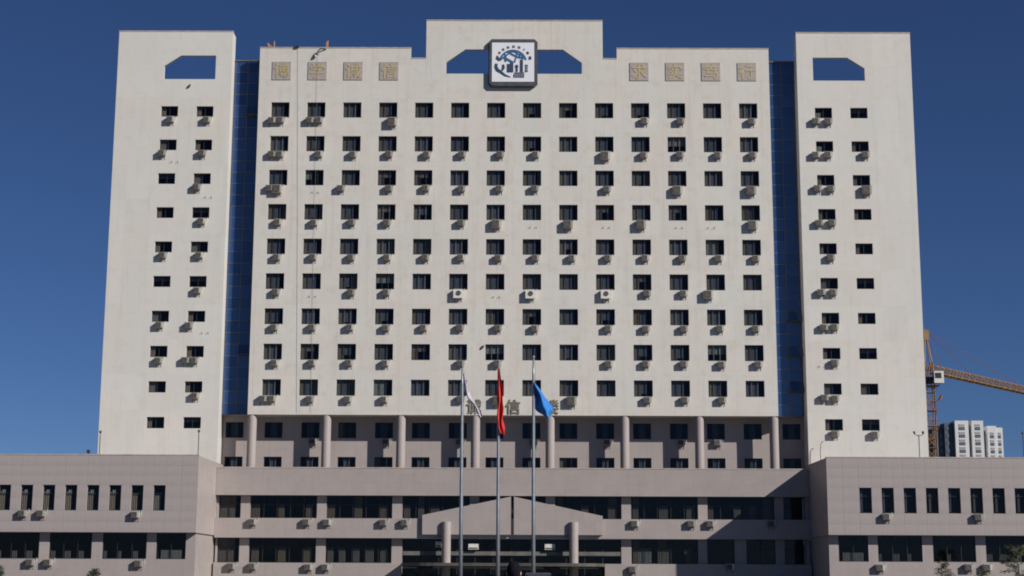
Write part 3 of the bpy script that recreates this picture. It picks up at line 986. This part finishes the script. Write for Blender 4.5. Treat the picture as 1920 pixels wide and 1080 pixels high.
for i, ch in enumerate('博学诚信求实笃行'):
    k = i if i < 4 else i + 6
    x = CX[k] + (.02 if i < 4 else -.05)
    pos = ('leftmost', 'second from left', 'third from left', 'rightmost')[i % 4]
    t = thing('character_plaque', 'stone plaque with gold character, %s of four on the %s' % (pos, 'left roof parapet' if i < 4 else 'right roof parapet'), 'plaque', (x, 0, 51.72), group='gold character plaques')
    m = MB(); m.box(-.94, .94, -.06, -.002, -.94, .94); m.build('panel', M['plaque'], t)
    put('character', glyph(ch, 1.62, .015, 'gold'), t, (0, -.075, 0))
for ch, x, pos in (('诚', -3.72, 'left'), ('信', .03, 'middle'), ('楼', 3.75, 'right')):
    o = put('wall_character', glyph(ch, 1.5, .03, 'bronze_letter', 'wall_character'), None, (x, -.06, 17.92))
    tag(o, 'bronze character on white wall above the colonnade, %s of three behind the flags' % pos, 'lettering', 'bronze characters above the colonnade')

S = thing('emblem_sign', 'square white emblem sign in a dark case in the top opening', 'sign', (-.1, 0, 52.5))
m = MB()
hw, hh, ch_ = 2.46, 2.5, .3
octo = [(-hw + ch_, -hh), (hw - ch_, -hh), (hw, -hh + ch_), (hw, hh - ch_), (hw - ch_, hh), (-hw + ch_, hh), (-hw, hh - ch_), (-hw, -hh + ch_)]
m.prism(octo, -.34, -.02)
m.prism([(x * .965, z * .965) for x, z in octo], -.40, -.342)
m.build('sign_case', M['sign_case'], S)
m = MB(); m.box(-2.12, 2.12, -.43, -.402, -2.0, 2.1)
m.build('sign_face', M['sign_white'], S)
m = MB(); m.box(-2.4, 2.4, -.02, .0, 1.55, 2.3); m.box(-.15, .15, -.02, .5, -2.2, -1.5); m.box(-.15, .15, -.02, .5, 1.5, 2.2)
m.build('mounting_frame', M['dark_steel'], S)

NS = [0]
def E(px, py):          # place on the sign face, from drawing units
    return ((px - 562) / 745 * 4.24, (512 - py) / 695 * 4.1 + .05)

def strokes(paths, mat, name='emblem_mark'):
    for pth, wd in paths:
        NS[0] += 1
        yf = -.44 - .0012 * NS[0]
        m = MB()
        P = [Vector(E(*p)) for p in pth]
        ws = wd if isinstance(wd, (list, tuple)) else [wd] * len(P)
        L_, R_ = [], []
        for i, p in enumerate(P):
            d = (P[min(i + 1, len(P) - 1)] - P[max(i - 1, 0)]).normalized()
            nrm = Vector((-d.y, d.x)) * (1.1 if mat == 'ink_blue' else 1.4) * ws[i] / 745 * 4.24 / 2
            L_.append(p + nrm); R_.append(p - nrm)
        for i in range(len(P) - 1):
            m.prism([(R_[i].x, R_[i].y), (R_[i + 1].x, R_[i + 1].y), (L_[i + 1].x, L_[i + 1].y), (L_[i].x, L_[i].y)], yf, -.432)
        m.build(name, M[mat], S)

def arc(cx, cy, r, a0, a1, n=12, ry=None):
    ry = ry or r
    return [(cx + r * math.cos(math.radians(a0 + (a1 - a0) * i / n)), cy - ry * math.sin(math.radians(a0 + (a1 - a0) * i / n))) for i in range(n + 1)]

# ring of short letter-like marks, globe, the big initial with its swoosh, blocks and small line of text
for k in range(8):
    a = 168 - k * 19.5
    ca, sa = math.cos(math.radians(a)), math.sin(math.radians(a))
    cx_, cy2 = 570 + 292 * ca, 470 - 232 * sa
    strokes([([(cx_ - 22 * ca, cy2 + 22 * sa), (cx_ + 22 * ca, cy2 - 22 * sa)], 34 if k not in (6,) else 14)], 'ink_grey' if k < 7 else 'ink')
strokes([(arc(560, 520, 232, 172, 12, 16, 215), 30), (arc(560, 520, 150, 172, 30, 12, 190), 18)], 'ink_blue')
strokes([([(345, 470), (430, 400), (520, 340)], 26), ([(470, 330), (560, 385), (660, 430), (755, 440)], 34), ([(400, 430), (470, 470), (560, 520)], 40),
         ([(640, 310), (615, 420), (585, 520)], 24), ([(690, 340), (735, 420), (720, 500)], 26), ([(540, 300), (620, 350), (700, 390)], 22), ([(410, 360), (440, 440), (430, 510)], 22)], 'ink_blue')
strokes([([(268, 540), (262, 600), (285, 650), (350, 690), (420, 745), (520, 780)], [34, 40, 44, 36, 26, 8]), ([(388, 555), (395, 610), (372, 660)], [26, 38, 22]),
         ([(270, 430), (330, 480)], 36)], 'ink')
strokes([([(485, 545), (485, 690)], 42), ([(540, 520), (540, 690)], 40), ([(460, 670), (560, 670)], 34), ([(712, 470), (712, 700)], 36), ([(628, 560), (628, 680)], 26), ([(595, 590), (660, 590)], 14)], 'ink')
strokes([([(775, 575), (825, 575)], 26), ([(775, 620), (825, 620)], 14), ([(775, 665), (825, 665)], 24), ([(590, 705), (760, 705)], 18), ([(795, 560), (795, 690)], 12)], 'ink_grey')
for i in range(5):
    strokes([([(575 + i * 40, 755), (600 + i * 40, 755)], 44)], 'ink_grey')
strokes([([(845, 437), (885, 437)], 38)], 'ink')

# ------------------------------------------------------------------ flagpoles and flags
FY = -45.0
for i, (x, top, lab) in enumerate(((-3.27, 15.7, 'left grey flagpole, carrying the pale flag'), (-.80, 16.05, 'middle flagpole in front of the entrance, carrying the red flag'), (1.56, 16.35, 'right grey flagpole, carrying the blue flag'))):
    t = thing('flagpole', lab, 'flagpole', (x, FY, 0), group='flagpoles before the entrance')
    m = MB(); m.tube([(0, 0, .5), (0, 0, 6), (0, 0, top - 1.2), (0, 0, top)], [.125, .115, .085, .055], 14); m.build('pole', M['steel'], t, smooth=True)
    m = MB(); m.tube([(0, 0, top), (0, 0, top + .06), (0, 0, top + .12), (0, 0, top + .18)], [.03, .1, .1, .02], 12); m.build('finial', M['steel'], t, smooth=True)
    m = MB(); m.vprism([(-.45, -.45), (.45, -.45), (.45, .45), (-.45, .45)], 0, .45); m.build('plinth', M['coping'], t)
    m = MB(); m.tube([(.13, -.1, 1.2), (.12, -.08, top - .3)], .008, 4); m.build('halyard', M['steel'], t)

def flag(name, label, x0, rows, mat, folds, amp, tilt=0.0, front=0.0, phase=.9):
    """hanging cloth: rows of (z, left, right); folds run down the cloth"""
    nu, nv = 26, 40
    m = MB()
    grid = []
    for j in range(nv + 1):
        v = j / nv * (len(rows) - 1)
        i = min(int(v), len(rows) - 2)
        f = v - i
        z = rows[i][0] * (1 - f) + rows[i + 1][0] * f
        l = rows[i][1] * (1 - f) + rows[i + 1][1] * f
        r = rows[i][2] * (1 - f) + rows[i + 1][2] * f
        line = []
        for k in range(nu + 1):
            u = k / nu
            xx = l + (r - l) * u
            yy = amp * math.sin(u * math.pi * folds + v * phase) * (.35 + .65 * min(1, (r - l) / .4)) + .05 * math.sin(v * 2.1 + u * 3)
            yy -= front
            xx += .03 * math.sin(v * 3 + u * 5) * min(1, j / 6)
            zz = z + tilt * u * (r - l)
            line.append((xx, yy, zz))
        grid.append(line)
    for j in range(nv):
        for k in range(nu):
            m.quad(grid[j + 1][k], grid[j + 1][k + 1], grid[j][k + 1], grid[j][k])
    me = m.mesh(name, M[mat])
    import bmesh
    bmm = bmesh.new(); bmm.from_mesh(me); bmesh.ops.remove_doubles(bmm, verts=bmm.verts, dist=1e-4)
    for f_ in bmm.faces: f_.smooth = True
    bmm.to_mesh(me); bmm.free()
    o = put(name, me, None, (x0, FY, 0))
    so = o.modifiers.new('thickness', 'SOLIDIFY'); so.thickness = .006
    return tag(o, label, 'flag', 'flags on the three poles')

k_ = 1 / 27.75
def zz(y): return 1.6 + (1085.4 - y) * k_ * 1.0
flag('flag', 'red flag hanging limp in narrow folds from the middle pole', -.80, [(15.6, -.07, .06), (14.3, -.09, .24), (13.4, -.09, .32), (12.9, -.07, .34), (12.2, -.08, .32), (11.7, -.02, .40), (11.25, .18, .44), (11.1, .38, .44)], 'red_cloth', 3.0, .10, 0.0, .24)
flag('flag', 'blue flag drooping to the right from the right pole', 1.56, [(14.75, -.04, .04), (14.25, -.02, .42), (13.65, .02, .88), (13.0, .03, 1.34), (12.7, .35, 1.28), (12.35, .88, 1.1)], 'blue_cloth', 2.3, .26, 0.0, 0.0, .25)
flag('flag', 'pale white flag trailing thinly to the right from the left pole', -3.27, [(15.3, .04, .12), (14.75, .06, .22), (14.15, .12, .42), (13.65, .34, .64), (13.25, .72, .96), (12.8, 1.05, 1.22), (12.3, 1.3, 1.42)], 'white_cloth', 1.6, .12)

# ------------------------------------------------------------------ things on the roofs
def roof_lamp(x, y, z, h, heads, label):
    t = thing('roof_lamp', label, 'lamp', (x, y, z), group='lamps on the podium roof')
    m = MB(); m.tube([(0, 0, 0), (0, 0, h)], .04, 8)
    if heads == 2:
        m.tube([(-.4, 0, h + .05), (-.2, 0, h - .08), (0, 0, h - .12), (.2, 0, h - .08), (.4, 0, h + .05)], .03, 6)
    m.build('pole', M['dark_steel'], t)
    for sx in ((-1, 1) if heads == 2 else (0,)):
        m = MB(); m.tube([(sx * .4, 0, h + .05), (sx * .4, 0, h + .18), (sx * .42, 0, h + .32)], [.06, .12, .1], 8); m.build('lamp_head', M['dark_steel'], t)
    return t
roof_lamp(37.75, -5, 12.0, 2.9, 2, 'twin headed lamp on roof of right wing before the tower')
roof_lamp(-38.38, -5, 12.0, 2.7, 1, 'single lamp post on left wing roof at outer tower edge')
roof_lamp(-29.2, -5, 12.0, 2.8, 1, 'single lamp post on left wing roof near inner tower edge')
roof_lamp(47.4, -5, 12.0, 2.9, 1, 'lamp post on right wing roof at the picture edge')
t = thing('roof_pole', 'bent thin pole on right wing roof near the inner corner', 'pole', (29.42, -.6, 12.0))
m = MB(); m.tube([(0, 0, 0), (0, 0, 1.9), (.05, 0, 2.35), (.2, 0, 2.6), (.35, 0, 2.6)], .03, 8); m.build('pole', M['dark_steel'], t)
m = MB(); m.box(-.12, .12, -.12, .12, -.01, .06); m.build('base', M['dark_steel'], t)
t = thing('roof_floodlight', 'small dark floodlight on left wing roof left of the tower', 'lamp', (-38.85, -7, 12.45))
m = MB(); m.box(-.14, .14, -.1, .1, .32, .62); m.build('lamp_head', M['dark_steel'], t)
m = MB(); m.tube([(0, 0, -.45), (0, 0, .34)], .03, 6); m.build('stand', M['dark_steel'], t)
for x, y, z, lab in ((-32.6, 0, 50.1, 'small dark floodlight below the opening of the left tower'), (-2.95, 0, 23.75, 'small dark floodlight beside a window near the flagpoles')):
    t = thing('wall_floodlight', lab, 'lamp', (x, y, z))
    m = MB(); m.prism([(-.13, -.15), (.05, -.15), (.17, .12), (-.02, .12)], -.16, -.03); m.build('lamp_head', M['dark_steel'], t)
    m = MB(); m.box(-.03, .03, -.03, 0, -.03, .03); m.build('arm', M['dark_steel'], t)
# rope access davits
def davit(x, label, arms):
    t = thing('roof_davit', label, 'davit', (x, .6, 51.0), group='orange davits on the main roof')
    for i, a in enumerate(arms):
        m = MB(); m.tube([(q[0], q[1], q[2]) for q in a], .055, 6); m.build('arm', M['orange'], t)
    return t
davit(-24.4, 'orange davit with angled arms at left end of main roof', [[(.1, 0, 0), (.1, 0, 4.05)], [(-.6, 0, 3.85), (.1, 0, 3.2)], [(-.3, 0, 3.2), (-.6, 0, 3.85)], [(.1, 0, 3.2), (-.3, 0, 3.2), (-.35, 0, 0)]])
davit(-19.0, 'orange upright davit post right of the second plaque', [[(0, 0, 0), (0, 0, 4.0)], [(.12, 0, 3.0), (.12, 0, 4.15)]])
t = thing('rope_bracket', 'dark rope clamp hooked on the parapet edge between two plaques', 'bracket', (-21.86, 0, 54.2))
m = MB(); m.box(-.17, .17, -.2, .45, -.06, .18); m.build('clamp', M['dark_steel'], t)
tag(MB().tube([(-21.8, -.04, 54.1), (-21.3, -.04, 36), (-20.85, -.04, 17.3)], .010, 5).build('rope', M['steel']), 'thin rope hanging down facade from the parapet clamp', 'rope')
t = thing('wall_lamp', 'dark hooked lamp arm below the parapet above second plaque', 'lamp', (-19.7, 0, 53.8))
m = MB(); m.tube([(-.05, -.3, -.35), (.0, -.35, -.05), (.25, -.3, .15), (.75, -.05, .2)], .06, 7); m.build('arm', M['dark_steel'], t)
m = MB(); m.tube([(-.12, -.3, -.5), (-.05, -.32, -.2)], [.16, .09], 8); m.build('lamp_head', M['dark_steel'], t)
tag(MB().tube([(-19.75, -.1, 53.3), (-19.62, -.1, 36), (-19.5, -.05, 17.3)], .010, 5).build('cable', M['steel']), 'thin cable running down facade below the hooked lamp', 'cable')

# ------------------------------------------------------------------ tower crane behind the right tower
def lattice(m, p0, p1, wd, n, leg=.08, tri=False):
    """square (or triangular) lattice girder from p0 to p1"""
    p0, p1 = Vector(p0), Vector(p1)
    d = (p1 - p0).normalized()
    up = Vector((0, 0, 1)) if abs(d.z) < .9 else Vector((0, 1, 0))
    a = d.cross(up).normalized(); b_ = a.cross(d).normalized()
    cs = [(-.5, -.5), (.5, -.5), (0, .5)] if tri else [(-.5, -.5), (.5, -.5), (.5, .5), (-.5, .5)]
    cs = [a * (c[0] * wd) + b_ * (c[1] * wd) for c in cs]
    for c in cs:
        m.tube([p0 + c, p1 + c], leg, 4)
    for i in range(n):
        q0, q1 = p0.lerp(p1, i / n), p0.lerp(p1, (i + 1) / n)
        for k in range(len(cs)):
            k2 = (k + 1) % len(cs)
            m.tube([q0 + cs[k], q1 + cs[k2]] if i % 2 else [q0 + cs[k2], q1 + cs[k]], leg * .6, 4)
            m.tube([q0 + cs[k], q0 + cs[k2]], leg * .6, 4)
CP = Vector((69.2, 110, 0))
t = thing('tower_crane', 'yellow tower crane with lattice jib rising behind the right tower', 'crane', CP)
m = MB(); lattice(m, (0, 0, 0), (0, 0, 34.0), 1.5, 22, .10); m.build('mast', M['crane'], t)
m = MB()
for z, s_ in ((33.6, 1.5), (29.5, 1.0), (26.9, 1.25)):
    m.box(-.9, s_, -.9, .9, z - .12, z + .02)
    m.tube([(s_, -.9, z), (s_, -.9, z + .9)], .04, 4); m.tube([(s_, .9, z), (s_, .9, z + .9)], .04, 4); m.tube([(-.9, -.9, z + .9), (s_, -.9, z + .9)], .035, 4); m.tube([(.2, -.9, z), (.2, -.9, z + .9)], .035, 4)
    m.tube([(s_, -.9, z), (.75, -.75, z - 1.2)], .05, 4)
m.tube([(.75, -.8, 30.6), (1.7, -.9, 31.6)], .12, 5); m.tube([(1.5, -.9, 31.2), (1.9, -.9, 31.9)], .2, 5)
m.build('platform', M['crane_red'], t)
m = MB(); m.tube([(0, 0, 34.0), (0, 0, 35.0)], 1.0, 14); m.build('slewing_ring', M['dark_steel'], t)
m = MB(); lattice(m, (0, 0, 35.0), (0, 0, 37.6), 1.3, 2, .10)
m.tube([(-.6, -.5, 37.5), (-.25, 0, 43.2)], .12, 5); m.tube([(.6, -.5, 37.5), (-.25, 0, 43.2)], .10, 5); m.tube([(-.6, .6, 37.5), (-.25, 0, 43.2)], .10, 5); m.tube([(.6, .6, 37.5), (-.25, 0, 43.2)], .1, 5)
m.box(-.5, .35, -.3, .3, 41.3, 43.0)
m.build('tower_head', M['crane'], t)
JD = Vector(((0.6497, 0.7602, 0)))
m = MB(); lattice(m, Vector((0, 0, 36.6)) + JD * .8, Vector((0, 0, 36.6)) + JD * 46, 1.3, 36, .10, tri=True)
m.build('jib', M['crane'], t)
m = MB(); lattice(m, Vector((0, 0, 36.2)) - JD * .8, Vector((0, 0, 36.2)) - JD * 12, 1.2, 10, .08); m.build('counter_jib', M['crane'], t)
m = MB(); q = Vector((0, 0, 35.2)) - JD * 11; m.box(q.x - .8, q.x + .8, q.y - 1, q.y + 1, q.z - 1.2, q.z + 1.2); m.build('counterweight', M['casing'], t)
for L_ in (5.2, 17, 38):
    m = MB(); m.tube([(-.25, 0, 43.0), tuple(Vector((0, 0, 37.3)) + JD * L_)], .045, 4); m.build('tie_rope', M['crane_red'], t)
m = MB(); m.tube([(-.25, 0, 43.0), tuple(Vector((0, 0, 36.8)) - JD * 10)], .045, 4); m.build('tie_rope', M['crane_red'], t)
cb = put('cab', MB().box(.55, 2.15, -1.7, -.3, 33.9, 35.9).mesh('cab', M['casing_white']), t)
m = MB(); m.box(.7, 1.75, -1.73, -1.702, 34.7, 35.6); m.box(.535, .548, -1.6, -.5, 34.6, 35.6); m.build('cab_window', M['frame'], cb)

# ------------------------------------------------------------------ far apartment towers
def apartment(name, label, x0, x1, y0, depth, h, parts):
    t = thing(name, label, 'building', ((x0 + x1) / 2, y0, 0), group='apartment towers behind the right wing')
    ox = (x0 + x1) / 2
    for kind, a, b_, dy, hh in parts:
        mat = {'w': 'far_white', 'd': 'far_blue'}[kind]
        m = MB(); m.box(a - ox, b_ - ox, dy, depth, 0, hh); wb = m.build('wall', M[mat], t)
        n_ = int(hh // 2.9)
        if kind == 'w' and (b_ - a) > 2.5:
            w_ = (b_ - a)
            wm = MB(); wm.box(-w_ * .22, w_ * .22, -.12, .0, -.6, .6); wm = wm.mesh('window', M['far_glass'])
            bm2 = MB(); bm2.box(-w_ * .22, w_ * .22, -.14, .0, -.3, .3); bm2 = bm2.mesh('spandrel', M['far_brick'])
            for f in range(max(0, n_ - 6), n_):
                z = f * 2.9 + 1.0
                put('window', wm, t, ((a + b_) / 2 - ox, dy - .01, z))
                put('spandrel', bm2, t, ((a + b_) / 2 - ox, dy - .01, z + 1.3))
        elif kind == 'd':
            wm = MB(); wm.box(-.5, .5, -.12, 0, -.7, .7); wm = wm.mesh('window', M['far_glass'])
            for f in range(max(0, n_ - 6), n_):
                for q_ in range(int((b_ - a) // 2)):
                    put('window', wm, t, (a + 1.1 + q_ * 2 - ox, dy - .01, f * 2.9 + 1.2))
    return t
apartment('apartment_tower', 'far white apartment tower with slate grey side and taller stepped piers', 160.4, 179.1, 450, 14, 62,
          [('d', 160.4, 164.6, 3, 59.6), ('d', 164.6, 168.2, 1.5, 61.2), ('w', 168.2, 173.4, 0, 62.0), ('d', 173.4, 174.6, 3, 60.3), ('w', 174.6, 179.1, 0, 62.0)])
apartment('apartment_tower', 'far white apartment tower, lower and rightmost against the sky', 179.6, 187.2, 452, 14, 60,
          [('d', 179.6, 181.2, 3, 58.6), ('w', 181.2, 184.6, 0, 60.2), ('w', 184.6, 187.2, .6, 59.6)])

# ------------------------------------------------------------------ young trees before the wings
def tree(x, y, h, spread, label, seed, leaves=1400, dry=.2, crown_low=.35):
    r = random.Random(seed)
    t = thing('young_tree', label, 'tree', (x, y, 0), group='young trees before the wings')
    tr = MB()
    tr.tube([(0, 0, 0), (.05, 0, h * .35), (-.03, .03, h * .7), (.02, 0, h * .97)], [.09, .07, .04, .012], 7)
    tips = []
    for i in range(26):
        z0 = h * (crown_low + (1 - crown_low) * .93 * i / 26)
        an = r.uniform(0, 6.28)
        ln = spread * (1.05 - .75 * (z0 / h - crown_low) / (1 - crown_low)) * r.uniform(.6, 1.15)
        p1 = (math.cos(an) * ln * .5, math.sin(an) * ln * .5, z0 + ln * .12)
        p2 = (math.cos(an) * ln, math.sin(an) * ln, z0 + ln * r.uniform(-.15, .35))
        tr.tube([(0, 0, z0 - .1), p1, p2], [.025, .015, .005], 5)
        tips.append(((0, 0, z0), p1, p2))
    tr.build('trunk', M['bark'], t)
    m = MB()
    for _ in range(leaves):
        b0, b1, b2 = r.choice(tips)
        f = r.random() ** .7
        a_, c_ = (b0, b1) if f < .5 else (b1, b2)
        g_ = f * 2 if f < .5 else (f - .5) * 2
        p = Vector(a_).lerp(Vector(c_), g_) + Vector((r.gauss(0, .09), r.gauss(0, .09), r.gauss(0, .08)))
        d = (Vector(b2) - Vector(b0)).normalized() + Vector((r.uniform(-.7, .7), r.uniform(-.7, .7), r.uniform(-.5, .7)))
        d = d.normalized() * r.uniform(.09, .2)
        sd = d.cross(Vector((r.uniform(-1, 1), r.uniform(-1, 1), r.uniform(-1, 1)))).normalized() * r.uniform(.012, .035)
        m.quad(tuple(p - sd), tuple(p + sd * .6), tuple(p + d), tuple(p + d * .5 - sd * 1.4), 1 if r.random() < dry else 0)
    m.build('crown', [M['leaf'], M['leaf_dry']], t)
    return t
tree(-34.3, -20, 2.35, .75, 'short bushy treetop below the lower left wing windows', 3)
tree(-42.2, -20, 2.6, .7, 'small treetop at the left picture edge', 4)
tree(35.3, -20, 3.2, 1.2, 'sparse young tree before right wing, left of the other', 5, 1100, .5)
tree(41.6, -20, 4.7, 2.3, 'taller feathery tree at the right picture edge', 6, 2600, .35, .25)
tree(38.3, -21, 2.3, 1.1, 'low sparse tree between two taller ones at right', 8, 900, .5)

# ------------------------------------------------------------------ parked van, seen only by its roof
t = thing('parked_van', 'dark navy van roof just showing behind the right flagpole', 'van', (1.8, -52, 0))
prof = [(-2.3, .35), (2.2, .35), (2.3, .9), (1.6, 1.15), (.9, 1.85), (.5, 1.97), (-1.9, 1.98), (-2.3, 1.7)]
m = MB()
n_ = len(prof)
ring = []
for x_, ins in ((-.84, .08), (-.78, 0), (.78, 0), (.84, .08)):
    ring.append([(x_ * (1 if z < 1.2 else .93), -y_, z - (ins if z > 1 else 0)) for y_, z in prof])
for a_, b2 in zip(ring[:-1], ring[1:]):
    for i in range(n_):
        j = (i + 1) % n_
        m.quad(a_[i], a_[j], b2[j], b2[i])
m.v += ring[0]; m.f.append(tuple(range(len(m.v) - n_, len(m.v)))); m.mi.append(0)
m.v += ring[-1]; m.f.append(tuple(range(len(m.v) - 1, len(m.v) - n_ - 1, -1))); m.mi.append(0)
m.build('body', M['car_paint'], t)
m = MB(); m.quad((-.68, -1.62, 1.19), (.68, -1.62, 1.19), (.66, -1.0, 1.78), (-.66, -1.0, 1.78)); m.build('windscreen', M['far_glass'], t)
wm = MB(); wm.tube([(-.1, 0, 0), (.1, 0, 0)], .33, 18); wm = wm.mesh('wheel', M['rubber'])
for x_ in (-.78, .78):
    for y_ in (-1.45, 1.4):
        put('wheel', wm, t, (x_, y_, .33))

# ------------------------------------------------------------------ the passer-by whose head shows at the bottom edge
P = thing('person', 'person in dark jacket seen from behind, only dark hair showing', 'person', (.5, -130, 0))
import bmesh
J = {'pel': (0, 0, .98, .15), 'spine': (0, 0, 1.18, .14), 'chest': (0, .01, 1.38, .155), 'neck': (0, .0, 1.55, .058), 'head0': (0, -.01, 1.62, .078), 'head1': (0, -.01, 1.72, .085), 'head2': (0, 0, 1.775, .06),
     'shl': (-.19, 0, 1.45, .062), 'ell': (-.25, .02, 1.16, .045), 'wrl': (-.26, -.05, .9, .032), 'hal': (-.26, -.08, .8, .03),
     'shr': (.19, 0, 1.45, .062), 'elr': (.25, .02, 1.16, .045), 'wrr': (.26, -.05, .9, .032), 'har': (.26, -.08, .8, .03),
     'hil': (-.1, 0, .9, .095), 'knl': (-.11, -.02, .5, .065), 'anl': (-.11, .02, .09, .045), 'tol': (-.12, -.16, .04, .035),
     'hir': (.1, 0, .9, .095), 'knr': (.11, -.02, .5, .065), 'anr': (.11, .02, .09, .045), 'tor': (.12, -.16, .04, .035)}
names = list(J)
ed = [('pel', 'spine'), ('spine', 'chest'), ('chest', 'neck'), ('neck', 'head0'), ('head0', 'head1'), ('head1', 'head2'), ('chest', 'shl'), ('shl', 'ell'), ('ell', 'wrl'), ('wrl', 'hal'),
      ('chest', 'shr'), ('shr', 'elr'), ('elr', 'wrr'), ('wrr', 'har'), ('pel', 'hil'), ('hil', 'knl'), ('knl', 'anl'), ('anl', 'tol'), ('pel', 'hir'), ('hir', 'knr'), ('knr', 'anr'), ('anr', 'tor')]
me = bpy.data.meshes.new('body')
me.from_pydata([J[n_][:3] for n_ in names], [(names.index(a_), names.index(b2)) for a_, b2 in ed], [])
bo = put('body', me, P)
me.materials.append(M['jacket'])
bo.modifiers.new('skin', 'SKIN')
for i, n_ in enumerate(names):
    me.skin_vertices[0].data[i].radius = (J[n_][3], J[n_][3] * (.8 if n_ in ('pel', 'spine', 'chest') else 1))
me.skin_vertices[0].data[0].use_root = True
sb = bo.modifiers.new('sub', 'SUBSURF'); sb.levels = 2; sb.render_levels = 2
m = MB()
nu, nv = 20, 14
for j in range(nv):
    for i in range(nu):
        def hp(i, j):
            th, ph_ = 2 * math.pi * i / nu, math.pi * (.0 + .72 * j / nv)
            rr = 1 + .03 * math.sin(th * 7 + j)
            return (.092 * rr * math.sin(ph_) * math.cos(th), .005 + .108 * rr * math.sin(ph_) * math.sin(th), 1.70 + .125 * rr * math.cos(ph_))
        m.quad(hp(i, j), hp(i + 1, j), hp(i + 1, j + 1), hp(i, j + 1))
m.build('hair', M['hair'], P, smooth=True)
for sx in (-1, 1):
    m = MB(); m.tube([(sx * .080, -.02, 1.635), (sx * .088, -.02, 1.655), (sx * .087, -.015, 1.68), (sx * .078, -.015, 1.69)], [.008, .012, .012, .008], 6); m.build('ear', M['skin'], P, smooth=True)
